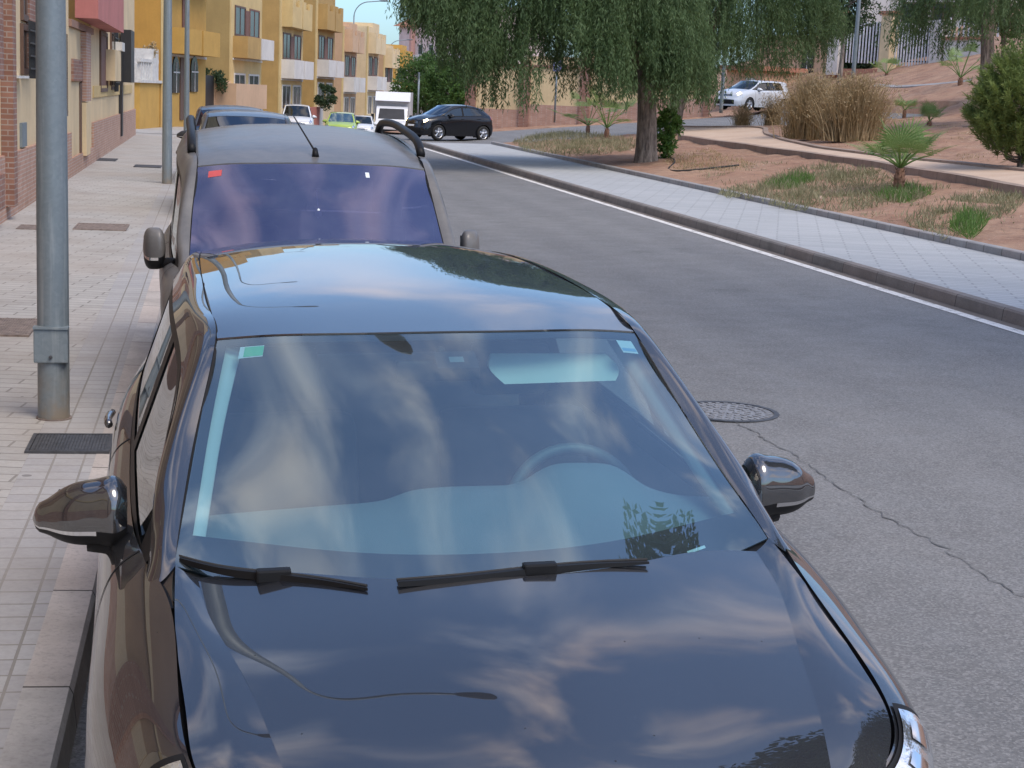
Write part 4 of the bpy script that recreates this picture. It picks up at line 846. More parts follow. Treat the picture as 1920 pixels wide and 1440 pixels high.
        q = [(s*(mc_[0]+dx*sc_*mw), mc_[1]+.040*sc_, mc_[2]+dz*sc_*mh) for dx, dz in ((-.10, -.05), (.06, -.045), (.085, .0), (.05, .055), (-.10, .065))]; MB().add(q, [(0, 1, 2, 3, 4)]).build('mirror_glass', 'chrome', mo)
        arm = [(s*(mc_[0]-.02*sc_), mc_[1]-.005, mc_[2]-.070*sc_*mh), (s*(mc_[0]-.09*sc_), mc_[1]-.02, mc_[2]-.078*sc_), (s*(mc_[0]-.135*sc_), mc_[1]-.045*sc_, mc_[2]-.085*sc_), (s*(mc_[0]-.155*sc_), mc_[1]-.09*sc_, mc_[2]-.07*sc_)]
        MB().tube(curve(arm, 10), lin(.026, .034, 10)*sc_, 10).build('mirror_arm', 'trim', mo, True)
    # roof rails ------------------------------------------------------------------
    if rails:
        for s in (1, -1):
            pts = wp([(s*.60, 1.00, 1.452), (s*.60, 1.04, 1.475), (s*.60, 1.16, 1.505), (s*.60, 1.5, 1.525), (s*.60, 2.1, 1.528), (s*.59, 2.5, 1.512), (s*.585, 2.64, 1.482), (s*.58, 2.68, 1.45)])
            MB().tube(curve(pts, 40), .027, 10).build('roof_rail', 'trim', root, True)
    return root, sf, ws, wp
# ------- the black hatchback in front --------------------------------------------------------
AL, LN = .035, .027; X0, Y0 = .777, 3.557
car, sf, ws, wp = make_car('parked_car', 'glossy black hatchback parked nearest the viewer, sky mirrored in its hood and roof', 'car', (X0-Y0*math.sin(AL), Y0*math.cos(AL), -.012), AL, LN, interior=True, group=None)
# wipers
for pts, hub, dzw in (([(-.69,-.005,1.052),(-.60,-.085,1.048),(-.48,-.145,1.045),(-.38,-.205,1.045),(-.30,-.262,1.043)], .52, .020), ([(-.235,-.262,1.043),(-.08,-.255,1.046),(.06,-.235,1.048),(.20,-.215,1.047),(.345,-.205,1.043)], .55, .010)):
    C = curve(pts, 30); tpr = np.interp(lin(0, 1, 30), [0, hub, 1], [.55, .95, .25]); w = empty('wiper', (0, 0, 0)); w.parent = car
    A = np.stack([C+np.outer(tpr, [0, -.010, -.016])+[0, 0, -dzw], C+np.outer(tpr, [0, -.007, .004])+[0, 0, -dzw], C+np.outer(tpr, [0, .006, .005])+[0, 0, -dzw], C+np.outer(tpr, [0, .009, -.014])+[0, 0, -dzw]], 1); MB().grid(A).build('wiper_arm', 'trim', w)
    B = C+[0, .016, -dzw]; MB().tube(B, .0045, 6).build('wiper_blade', 'rubber', w)
    k = int(30*hub); c = C[k]; MB().box(c[0]-.038, c[0]+.038, c[1]-.014, c[1]+.014, c[2]-.016-dzw, c[2]+.014-dzw).build('wiper_joint', 'trim', w, bevel=.005)
# cabin
m = MB()
yy = [(-.26, .955), (-.05, 1.0), (.12, 1.035), (.26, 1.055), (.33, 1.05), (.40, 1.0), (.43, .80), (.42, .45)]
xs_ = lin(-.74, .74, 60)
A = np.zeros((60, len(yy), 3))
for i, x in enumerate(xs_):
    hump = .058*math.exp(-((x-.33)/.135)**4)+.030*(1/(1+math.exp(-(x+.145)/.022)))*(1/(1+math.exp((x-.53)/.03)))
    for j, (y, z) in enumerate(yy):
        k = math.exp(-((y-.32)/.16)**2) if y < .42 else 0; A[i, j] = (x*(1-.0*y), y+.03*(1-abs(x)/.74), z+hump*k-.02*(abs(x)/.74)**2)
m.grid(Surf(A.transpose(1, 0, 2)).grid(lin(0, 59, 80), lin(0, 7, 36))); m.build('dashboard', 'dash', car, True)
C = []
tl = R(22); cc = np.array([.385, .60, .925])
for a in lin(0, 2*math.pi, 41): C.append(cc+.185*np.array([math.cos(a), -math.sin(a)*math.sin(tl)*-1, math.sin(a)*math.cos(tl)]))
sw = MB().tube(C, .0165, 10, False); 
for a in (R(0), R(180), R(270)): e = cc+.175*np.array([math.cos(a), math.sin(a)*math.sin(tl), math.sin(a)*math.cos(tl)]); sw.tube([cc, e], .018, 8)
sw.lathe([(0, .0), (0, .05), (.03, .06), (.05, .0)], 16, lambda x, y, z: (cc[0]+y, cc[1]+x-.02, cc[2]+z)); sw.build('steering_wheel', 'wheel_rim', car, True)
for sx, yb in ((-.37, 1.0), (.37, 1.0)):
    st = empty('seat', (0, 0, 0)); st.parent = car
    MB().box(sx-.24, sx+.24, yb-.35, yb+.18, .40, .52).build('cushion', 'seat', st, True, .05)
    T = lambda x, y, z: (x, y+.30*(z-.5), z); MB().box(sx-.24, sx+.24, yb+.12, yb+.24, .50, 1.08, T).build('backrest', 'seat', st, True, .05); MB().box(sx-.13, sx+.13, yb+.13, yb+.21, 1.12, 1.28, T).build('headrest', 'seat', st, True, .035)
st = empty('seat', (0, 0, 0)); st.parent = car; MB().box(-.62, .62, 1.75, 2.25, .42, .55).build('cushion', 'seat', st, True, .05); MB().box(-.62, .62, 2.2, 2.34, .5, 1.08, lambda x, y, z: (x, y+.25*(z-.5), z)).build('backrest', 'seat', st, True, .05)
q = Surf(wp(bothx(ROOF))).grid(lin(.1, 5.9, 20), lin(.05, 4.9, 20)); q[..., 2] -= .03; MB().grid(q, flip=True).build('headliner', 'headliner', car, True)
for s in (1, -1):
    e = ps_ = np.array([(.640, .045, 1.03), (.612, .24, 1.118), (.575, .46, 1.228), (.512, .725, 1.388)]); a = curve(e, 20); b = a+np.array([.036, -.004, .006]); q = np.stack([a+[-.005, .03, 0], a, b, b+[.02, .04, 0]], 1); q[..., 0] -= .002; MB().grid(q if s > 0 else mirx(q), flip=s > 0).build('pillar_trim', 'trim_light' if s < 0 else 'dash', car, True)
    d = np.array([[(s*x, y, z) for z, x in ((.22, .80), (.6, .80), (.95, .775))] for y in (.1, .9, 1.8, 2.6)]); MB().grid(d).build('door_card', 'dash', car)
MB().box(-.7, .7, -.2, 2.7, .245, .26).build('cabin_floor', 'seat', car)
# folded-down visor on the driver's side, mirror pod, mirror
v = np.array([[(.165, .70, 1.360), (.495, .715, 1.352)], [(.150, .655, 1.330), (.520, .675, 1.318)], [(.185, .62, 1.292), (.50, .635, 1.292)]])
vs_ = Surf(v).grid(lin(0, 1, 12), lin(0, 2, 10)); m = MB().grid(vs_); w2 = vs_.copy(); w2[..., 1] += .022; m.grid(w2, flip=True); ob = m.build('sun_visor', plain('visor_cloth', (.66, .68, .60), .8, var=.05), car, True)
MB().tube([(0, .57, 1.40), (0, .60, 1.36)], .012, 8).build('mirror_stalk', 'trim', car, True); MB().box(-.115, .115, .60, .63, 1.305, 1.365).build('rear_view_mirror', 'trim', car, True, .012)
# stickers and marks on the inside of the screen
def on_ws(u0, u1, v0, v1, nm, mat, d=.0025): MB().grid(ws.off(lin(u0, u1, 5), lin(v0, v1, 5), d)).build(nm, mat, car, True)
on_ws(.50, 1.0, 2.76, 2.90, 'sticker', 'sticker_white', -.0016); on_ws(.60, 1.0, 2.77, 2.89, 'sticker', 'sticker_green', -.0008); on_ws(5.42, 5.80, 2.74, 2.90, 'sticker', 'sticker_white', -.0016); on_ws(5.44, 5.78, 2.76, 2.80, 'sticker', 'sticker_blue', -.0008)
for k, (du, w_) in enumerate(((0, .05), (.07, .03), (.11, .05), (.18, .03), (.24, .05))): on_ws(.62+du, .62+du+w_, .42, .45, 'glass_mark', 'frit', -.0016)
on_ws(2.90, 3.30, 2.56, 2.77, 'sensor_pod', 'frit', -.0030); on_ws(3.03, 3.17, 2.63, 2.70, 'sensor_lens', 'dash', -.0016)
on_ws(4.70, 4.92, .17, .20, 'serial_plate', 'sticker_white', -.001)
# ------- the dark van behind it ----------------------------------------------------------------
def vanwarp(A):
    x, y, z = A[..., 0], A[..., 1], A[..., 2]
    z2 = np.interp(z, [0, .2, .66, 1.035, 1.41, 1.5, 1.6], [0, .24, .76, 1.085, 1.575, 1.70, 1.80]); y2 = np.interp(y, [-1.2, 0, .72, 1.6, 3.3], [-.98, 0, .62, 1.72, 3.75])
    z2 = z2+np.where(z > 1.2, .095*np.clip((y2-.55)/2.0, 0, 1), 0)
    x2 = x*np.interp(z, [.7, 1.035, 1.41], [.972, 1.036, 1.16]); return np.stack([x2, y2, z2], -1)
van, vsf, vws, vwp = make_car('parked_van', 'dusty dark grey people carrier with roof rails and a violet windscreen behind the black hatchback', 'van', (.80-8.95*.02, 8.95, 0), .02, .018, vanwarp, 1.0, 'paint_van', 'glass_dark', 'glass_van', rails=True, mirror_mat='paint_van', mir=((.915, .40, 1.125), (.55, 1.28)))
a0 = vwp([(.02, .80, 1.462)])[0]; an = empty('antenna', (0, 0, 0)); an.parent = van
MB().tube([a0+[0, -.03, -.01], a0+[0, 0, .03], a0+[0, .03, -.0]], [.022, .016, .01], 8).build('antenna_foot', 'trim', an, True); MB().tube([a0+[0, .0, .02], a0+[-.11, .25, .22]], [.006, .0035], 6).build('antenna_rod', 'trim', an, True)
def van_ws(u0, u1, v0, v1, nm, mat, d=-.003): MB().grid(vws.off(lin(u0, u1, 5), lin(v0, v1, 5), d)).build(nm, mat, van, True)
van_ws(.46, 1.0, 2.72, 2.87, 'sticker', 'sticker_red', .0012); van_ws(2.6, 3.4, 2.36, 2.80, 'sensor_pod', 'frit'); van_ws(2.2, 3.9, 2.82, 2.95, 'tint_band', 'frit', -.002)
van_ws(3.97, 4.06, 2.66, 2.80, 'sticker', 'sticker_white', .0012)
MB().tube([vws.off([3.0], [2.36], -.015)[0, 0], vws.off([3.0], [1.8], -.02)[0, 0]], .004, 6).build('hanging_ornament', 'sticker_white', van, True)
o_ = vws.off([3.0], [1.75], -.022)[0, 0]; MB().lathe([(-.03, 0), (-.02, .014), (.01, .02), (.03, 0)], 10, lambda x, y, z: (o_[0]+y, o_[1]+z, o_[2]-x)).build('hanging_ornament', 'sticker_white', van, True)
m = MB().box(-.62, .62, .35, .9, .9, 1.02); m.build('dashboard', 'trim', van, True, .05)
for sx in (-.4, .4): MB().box(sx-.24, sx+.24, 1.15, 1.3, .5, 1.2).build('seat', 'seat', van, True, .05)
C = curve([(-.66, -.02, 1.10), (-.5, -.10, 1.095), (-.3, -.16, 1.09)], 12); MB().tube(C, .012, 6).build('wiper', 'trim', van, True)
# ------- parked and moving cars farther off -------------------------------------------------------
def warp_of(sx=1, sy=1, sz=1, roof=0, steep=1.0):
    def w(A):
        x, y, z = A[..., 0]*sx, A[..., 1].copy(), A[..., 2].copy(); z = np.interp(z, [0, 1.0, 1.5, 1.6], [0, 1.0, 1.5+roof, 1.6+roof])*sz
        y = np.interp(y, [-1.2, 0, .72, 3.3], [-1.2, 0, .72*steep, 3.3-.72*(1-steep)])*sy; return np.stack([x, y, z], -1)
    return w
def warp_hatch(A):
    x, y, z = A[..., 0]*.93, A[..., 1].copy(), A[..., 2].copy()
    z = z-np.where(z > 1.12, .10*np.clip((y-1.5)/1.2, 0, 1)**1.5, 0); y = y-np.where(z > 1.1, .30*np.clip((y-1.6)/1.2, 0, 1), 0)
    y = np.interp(y, [-1.2, -.2, .72, 2.36, 3.3], [-1.1, -.2, .72, 2.2, 2.95])*.95; return np.stack([x, y, z*.975], -1)
def far_car(px, D, ground, yaw, label, **k):
    q = at_D(px, 200, D); return make_car('parked_car' if not k.pop('moving', 0) else 'moving_car', label, 'car', (q[0], q[1], ground), yaw, detail=.45, **k)
far_car(464, 23.5, 0, -.01, 'blue grey car parked directly in front of the dark van', warp=warp_of(1.0, 1.0, 1.0, .16, .9), body='paint_grey', glassm='glass_dark', wsglass='glass_blue', rails=False, group='cars parked along the left kerb')
far_car(432, 31, 0, -.02, 'dark car parked farthest along the left kerb, only its roof showing', warp=warp_of(1.0, 1.0, 1.0, .12), body='paint_blue', glassm='glass_dark', wsglass='glass_blue', group='cars parked along the left kerb')
far_car(557, 84, -.55, -.05, 'white car with a dark windscreen parked before the red garden wall', warp=warp_of(1.0, 1, 1.05, .12, .85), body='paint_white', glassm='glass_dark', wsglass='glass_dark', group='cars parked along the far bend')
far_car(640, 86, -.72, -.12, 'lime green compact car parked along the far bend', warp=warp_of(.98, .95, 1.0, .04, .85), body='paint_green', glassm='glass_green', wsglass='glass_green', group='cars parked along the far bend')
far_car(677, 92, -.85, -.12, 'small white car between the green car and the truck', warp=warp_of(.95, .9, .96), body='paint_white', glassm='glass_dark', wsglass='glass_dark', group='cars parked along the far bend')
# white box truck
q = at_D(735, 200, 97); tr = empty('box_truck', (q[0], q[1], -.95), 'white box truck with a tall cargo body at the end of the parked cars', 'truck', rz=-.16)
tr2, *_ = (None,)
m = MB(); cab = [(-.95, -.55), (-1.0, -.6)]
prof = [(-1.0, .45), (-1.05, .95), (-.85, 1.18), (-.42, 1.25), (.12, 1.98), (.5, 2.08), (1.05, 2.08), (1.05, .45)]
m.add([(-.95, y, z) for y, z in prof]+[(.95, y, z) for y, z in prof], [tuple(range(8))[::-1], tuple(range(8, 16))]+[(i, (i+1) % 8, 8+(i+1) % 8, 8+i) for i in range(8)]); m.build('cab', 'paint_white', tr, bevel=.03)
MB().add([(-.80, -.375, 1.335), (.80, -.375, 1.335), (.74, .075, 1.945), (-.74, .075, 1.945)], [(0, 1, 2, 3)]).build('windscreen', 'pane', tr)
for s in (1, -1):
    MB().add([(s*.953, -.2, 1.3), (s*.953, .75, 1.3), (s*.953, .75, 1.9), (s*.953, .2, 1.9)], [(0, 1, 2, 3)]).build('side_window', 'pane', tr); MB().box(s*1.16-.09, s*1.16+.09, -.15, -.05, 1.25, 1.6).build('door_mirror', 'trim', tr, bevel=.03)
    hl = MB().box(s*.78-.13, s*.78+.13, -1.062, -1.02, .75, .95).build('headlight', 'lens', tr)
    for y in (-.35, 2.9):
        w = empty('wheel', (0, 0, 0)); w.parent = tr; T = lambda x, a, b: (s*(.95-x), y+a, .36+b)
        MB().lathe([(0, .22), (0, .33), (.03, .36), (.2, .36), (.23, .33), (.23, .22)], 24, T, True).build('tyre', 'rubber', w, True); MB().lathe([(.02, .22), (.05, .12), (.05, 0)], 24, T).build('rim', 'alloy', w, True)
MB().box(-.7, .7, -1.075, -1.045, .5, .72).build('grille', 'trim', tr)
MB().box(-1.08, 1.08, 1.12, 4.6, .75, 2.95).build('cargo_box', 'box_white', tr, bevel=.02); MB().add([(-1.06, 1.115, 2.5), (1.06, 1.115, 2.5), (1.06, .55, 2.40), (-1.06, .55, 2.40), (-1.06, 1.115, 2.94), (1.06, 1.115, 2.94)], [(0, 1, 2, 3), (3, 2, 5, 4), (0, 3, 4), (1, 5, 2)]).build('wind_deflector', 'paint_white', tr)
MB().box(-.9, .9, .2, 4.5, .45, .74).build('chassis', 'trim', tr)
# dark hatchback turning in from the cross road and the white car behind the palms
q = at_D(800, 252, 65.5); make_car('moving_car', 'black hatchback with lit headlights turning out of the cross road', 'car', (q[0]+.15, q[1], float(roadz(9, 60))), R(-62), 0, warp_hatch, 1.0, 'paint_far_black', 'glass_dark', 'glass_blue', lit=True, detail=.6)
q = at_D(1384, 206, 78); make_car('moving_car', 'white car with lit headlights on the rising cross road behind the dry grass clump', 'car', (q[0], q[1], q[2]-.02), R(-58), 0, warp_of(.98, 1.02, 1.0), 1.0, 'paint_silver', 'glass_dark', 'glass_dark', lit=True, detail=.6)
# ------------------------------------------------------------------ trees and plants
def quads(P, D, Wd, L, W_):
    """leaf quads: base P, direction D, width direction Wd, length L, width W_ (arrays)"""
    L = np.asarray(L)[:, None]; W_ = np.asarray(W_)[:, None]
    a = P; b = P+D*L*.5+Wd*W_*.5; c = P+D*L; d = P+D*L*.5-Wd*W_*.5
    V = np.stack([a, b, c, d], 1).reshape(-1, 3); return V, np.arange(len(V)).reshape(-1, 4)
def unit(v): return v/(np.linalg.norm(v, axis=-1, keepdims=True)+1e-9)
def leaf_obj(name, parts, mat, parent):
    V = np.concatenate([p[0] for p in parts]); off = np.cumsum([0]+[len(p[0]) for p in parts[:-1]]); Fq = np.concatenate([p[1]+o for p, o in zip(parts, off)])
    return mesh_obj(name, V, Fq, mat, parent, False)
def trunk_obj(root, paths, mat='bark', name='trunk'):
    m = MB()
    for pts, r in paths: m.tube(curve(pts, 14), np.interp(lin(0, 1, 14), lin(0, 1, len(r)), r), 12)
    o = m.build(name, mat, root, True); return o
def weeping_tree(base, label, ext, ztop, zlow, n_cl, trunk, seed, grp, leaf='leaf_pepper', ll=.135, dens=1.0, tr_r=.42):
    """ext: crown ellipse (cx, cy, rx, ry) relative to base; strands hang from clumps; zlow(x, y) is the height of the hem"""
    g = np.random.default_rng(seed); root = empty('pepper_tree', base, label, 'tree', grp); cx, cy, rx, ry = ext; parts = []
    limbs = [(trunk, [tr_r, tr_r*.78, tr_r*.70, tr_r*.66, tr_r*.62, tr_r*.5])]; top = np.array(trunk[-1])
    for k in range(9):
        a = 2*math.pi*k/9+g.uniform(-.3, .3); e = np.array([cx+rx*.75*math.cos(a), cy+ry*.75*math.sin(a), ztop*g.uniform(.62, .82)]); md = (top+e)/2+[0, 0, ztop*.12]; limbs.append(([top-[0, 0, .3], md, e], [tr_r*.42, tr_r*.22, .04]))
    trunk_obj(root, limbs)
    for c in range(n_cl):
        rr = math.sqrt(g.uniform(.0, 1)); a = g.uniform(0, 2*math.pi); px, py = cx+rx*rr*math.cos(a), cy+ry*rr*math.sin(a)
        zt = zlow(px, py)+(ztop-zlow(px, py))*math.sqrt(max(.02, 1-rr**2)) if g.random() < .45 else None
        hz = zlow(px, py); zmax = hz+(ztop-hz)*math.sqrt(max(.05, 1-rr**2)); z0 = zmax if zt else g.uniform(hz+.8, max(hz+1.0, zmax))
        ns = int(g.integers(14, 26)*dens); cr_ = g.uniform(.22, .5); ln = g.uniform(.9, 2.4); hem = hz+g.choice([g.uniform(-.25, .35), g.uniform(.3, 1.3)])
        for s_ in range(ns):
            ox, oy = g.normal(0, cr_*.6, 2); L = min(ln*g.uniform(.6, 1.15), max(.3, z0-hem)); nl = int(L/.042)+4
            t = g.uniform(0, 1, nl); out = unit(np.array([px+ox-cx, py+oy-cy, .001]))*.25
            P = np.array([px+ox, py+oy, z0+g.uniform(-.15, .25)])+np.outer(t, [out[0]*1.0, out[1]*1.0, -L])+np.outer(t*(1-t), [out[0]*1.5, out[1]*1.5, .8*L*.3])
            D = unit(np.stack([g.normal(0, .45, nl), g.normal(0, .45, nl), -np.abs(g.normal(.9, .3, nl))], 1)); Wd = unit(np.cross(D, g.normal(0, 1, (nl, 3))))
            parts.append(quads(P, D, Wd, ll*g.uniform(.6, 1.3, nl), .023*g.uniform(.7, 1.4, nl)))
    leaf_obj('crown', parts, leaf, root); return root
b1 = on_park(1212, 302); 
def hem1(x, y): return float(np.interp(x, [-6.3, -5.1, -4.5, -3.6, -3.0, -2.6, -2.2, -1.8, -1.2, -.5, 0, .7, 2], [3.6, 2.2, 1.5, 1.5, 2.3, 2.5, 1.8, 1.35, 2.1, 1.8, 1.55, 1.6, 1.6]))+.12*max(0, y)
weeping_tree((b1[0], b1[1], b1[2]-.05), 'big weeping pepper tree with a thick furrowed trunk on the bare soil beside the pavement', (-2.5, .3, 3.9, 3.2), 7.6, hem1, 520, [(0, 0, -.3), (-.02, 0, .3), (-.06, 0, 1.3), (-.16, .1, 2.7)], 3, 'weeping trees', dens=1.15, tr_r=.39)
b2 = on_park(1262, 206); b2 = at_D(1262, 206, 58)
def hem2(x, y): return 1.3+.35*math.sin(x*1.9)+.3*math.sin(x*4.1+y*1.3)+.35*max(0, x-2)
weeping_tree((b2[0], b2[1], b2[2]-.3), 'second weeping tree with a leaning trunk, behind the first near the cross road', (2.2, 0, 3.9, 3.0), 7.5, hem2, 360, [(0, 0, -.6), (.2, 0, .6), (.55, 0, 1.5), (1.0, .1, 3.0)], 4, 'weeping trees', dens=.9, tr_r=.36)
b3 = at_D(1850, 130, 50)
def hem3(x, y): return 1.35+.35*math.sin(x*2.3)+.3*math.sin(x*5)+.25*max(0, x)
weeping_tree((b3[0], b3[1], b3[2]-.6), 'weeping tree with a dark trunk on the slope above the pine', (.6, 0, 3.6, 2.6), 6.5, hem3, 210, [(0, 0, -.5), (0, 0, .9), (-.1, 0, 2.0), (.1, 0, 3.2)], 5, 'weeping trees', dens=.8, tr_r=.30)
# a tree on the slope just outside the right edge of the view, mirrored in the front wing
def leafy(name, base, label, rx, ry, rz, zc, n_cl, nleaf, lsize, mat, seed, grp=None, cat='tree', tr=.12, trunkh=None, drop=.55, trunk=True):
    g = np.random.default_rng(seed); root = empty(name, base, label, cat, grp); parts = []
    if trunk:
        h = trunkh or zc; limbs = [([(0, 0, -.4), (.05, 0, h*.5), (0, .05, h)], [tr, tr*.8, tr*.5])]
        for k in range(6): a = 2*math.pi*k/6+g.uniform(-.3, .3); limbs.append(([(0, 0, h*.8), (rx*.35*math.cos(a), ry*.35*math.sin(a), zc), (rx*.7*math.cos(a), ry*.7*math.sin(a), zc+rz*g.uniform(-.1, .5))], [tr*.45, tr*.3, .02]))
        trunk_obj(root, limbs)
    for c in range(n_cl):
        v = unit(g.normal(0, 1, 3)); k = g.uniform(.35, 1.0)**.6; c0 = np.array([rx*v[0]*k, ry*v[1]*k, zc+rz*v[2]*k]); cr_ = g.uniform(.12, .26)*min(rx, rz)*1.3
        q = g.normal(0, 1, (nleaf, 3)); q = unit(q)*(g.uniform(.2, 1, (nleaf, 1))**.5)*cr_; P = c0+q*[1, 1, .8]
        D = unit(unit(q)*drop+g.normal(0, .6, (nleaf, 3))+[0, 0, .15]); Wd = unit(np.cross(D, g.normal(0, 1, (nleaf, 3)))); parts.append(quads(P, D, Wd, lsize*g.uniform(.6, 1.4, nleaf), lsize*.5*g.uniform(.7, 1.3, nleaf)))
    leaf_obj('crown', parts, mat, root); return root
leafy('street_tree', (11.7, 6.7, .5), 'tall leafy tree on the slope opposite the black car, mirrored in its front wing', 3.1, 3.1, 6.4, 11.3, 330, 130, .26, 'leaf_dark', 21, tr=.25, trunkh=7.5)
q = at_D(1575, 130, 72); leafy('garden_tree', (q[0], q[1], q[2]-.2), 'dark round tree between the orange house and the white railings', 1.35, 1.3, 1.5, 3.2, 80, 150, .13, 'leaf_dark', 22, tr=.12, trunkh=2.2)
q = at_D(1860, 60, 58); leafy('garden_tree', (q[0]+.5, q[1], q[2]-2.3), 'leafy green tree behind the pine at the top of the slope', 1.7, 1.5, 1.7, 3.4, 80, 120, .13, 'leaf_hedge', 23, tr=.12, trunkh=2.2)
for k, (px, py, D, rx, rz, mat, lab) in enumerate(((795, 205, 112, 2.3, 2.1, 'leaf_hedge', 'broad green tree behind the dark hatchback'), (845, 215, 104, 1.9, 1.9, 'leaf_hedge', 'rounded green tree where the hedge meets the yellow wall'), (872, 222, 95, .8, 1.5, 'leaf_bright', 'bright green shrub in front of the yellow wall end'))):
    q = at_D(px, py, D); leafy('hedge_tree', (q[0], q[1], q[2]-1.0), lab, rx, 1.6, rz, rz+.7, 90, 130, .19, mat, 30+k, 'trees behind the junction', tr=.12)
for k, (px, py, D, w, lab) in enumerate(((610, 178, 97, .8, 'small green tree in the garden behind the red wall'), (395, 150, 75, .8, 'dark climbing shrub over the gate of the olive house'))):
    q = at_D(px, py, D); leafy('garden_shrub', (q[0], q[1], q[2]-.6), lab, w, .6, w, w*.6, 26, 90, .13, 'leaf_dark', 40+k, cat='shrub', trunk=False)
q = at_D(281, 104, 64.5); leafy('potted_plant', (q[0], q[1], q[2]-.1), 'dry twiggy plant on the white porch pedestal of the orange house', .35, .3, .3, .3, 12, 24, .12, 'straw', 45, cat='plant', trunk=False)
# the pine on the right
def pine(base, label, rx, rz, seed):
    g = np.random.default_rng(seed); root = empty('pine_tree', base, label, 'tree'); parts = []; limbs = [([(0, 0, -.2), (0, 0, rz), (.05, 0, rz*1.75)], [.07, .05, .015])]
    for c in range(950):
        v = unit(g.normal(0, 1, 3)); k = g.uniform(.2, 1)**.5; z = rz*(1.05+v[2]*.95*k); wdt = rx*(1.0-.25*max(0, v[2])); c0 = np.array([wdt*v[0]*k, wdt*v[1]*k, z])
        ax_ = unit(np.array([v[0], v[1], .75+.5*g.random()])); ln = g.uniform(.18, .42); n = 75; t = g.uniform(0, 1, n); P = c0+np.outer(t*ln, ax_)
        D = unit(ax_*.9+g.normal(0, .55, (n, 3))); Wd = unit(np.cross(D, g.normal(0, 1, (n, 3)))); parts.append(quads(P, D, Wd, g.uniform(.08, .17, n), np.full(n, .016)))
        if c % 30 == 0: limbs.append(([(0, 0, max(.2, z*.6)), c0*.6+[0, 0, .02], c0], [.025, .015, .006]))
    trunk_obj(root, limbs); leaf_obj('crown', parts, 'needle', root); return root
pb = on_park(1905, 322); pine((pb[0]+.08, pb[1], pb[2]), 'bushy young pine with upright shoots beside the sandy path', 1.05, 1.18, 51)
# dry ornamental grass
def tussock(name, base, label, w, h, n, seed, mat='straw', cat='grass clump', ry=.6, grp=None):
    g = np.random.default_rng(seed); root = empty(name, base, label, cat, grp); V = []; Fq = []
    bx = g.normal(0, .38, n)*w; by = g.normal(0, .38, n)*w*ry; hh = h*g.uniform(.35, 1.1, n)*(1-.25*np.clip(np.abs(bx)/w, 0, 1)); a = g.uniform(0, 2*math.pi, n)
    lean = g.uniform(.05, .62, n)*h; ox = np.cos(a)*lean*.6+bx*.45; oy = np.sin(a)*lean*.6+by*.4; th = g.uniform(0, math.pi, n); wd = g.uniform(.006, .014, n)*max(1, h*.7)
    T = [0, .45, .8, 1.0]; cols = []
    for i, t in enumerate(T):
        p = np.stack([bx+ox*t**1.8, by+oy*t**1.8, hh*(t-.12*t**3*(lean/h))], 1); s_ = np.stack([np.cos(th), np.sin(th), 0*th], 1)*(wd*(1-.75*t))[:, None]; cols.append((p-s_, p+s_))
    for i in range(3): V.append(np.stack([cols[i][0], cols[i][1], cols[i+1][1], cols[i+1][0]], 1).reshape(-1, 3))
    tipc = np.stack([bx+ox, by+oy, hh*(1-.12*(lean/h))], 1); k = g.random(n) < .5; m_ = k.sum()*3; P = np.repeat(tipc[k], 3, 0)+g.normal(0, .03, (m_, 3)); D = unit(g.normal(0, .6, (m_, 3))+[0, 0, .6])
    parts = [(np.concatenate(V), np.arange(len(V)*n*4).reshape(-1, 4)), quads(P, D, unit(np.cross(D, g.normal(0, 1, (m_, 3)))), np.full(m_, .10), np.full(m_, .022))]
    leaf_obj('blades', parts, mat, root); return root
for (px, py, w, h, n, s_, lab) in ((1518, 262, .72, 1.95, 2300, 61, 'tall straw coloured grass clump at the path, the left of two grown together'), (1597, 266, .84, 1.9, 2700, 62, 'wide straw coloured grass clump at the path, the right of two grown together'), (1392, 238, .34, .75, 420, 63, 'small dry grass tuft near the path end'), (1447, 236, .42, 1.0, 520, 64, 'middle sized dry grass tuft beside the big straw clumps')):
    b = on_park(px, py); tussock('ornamental_grass', b, lab, w, h, n, s_, grp='dry grass clumps')
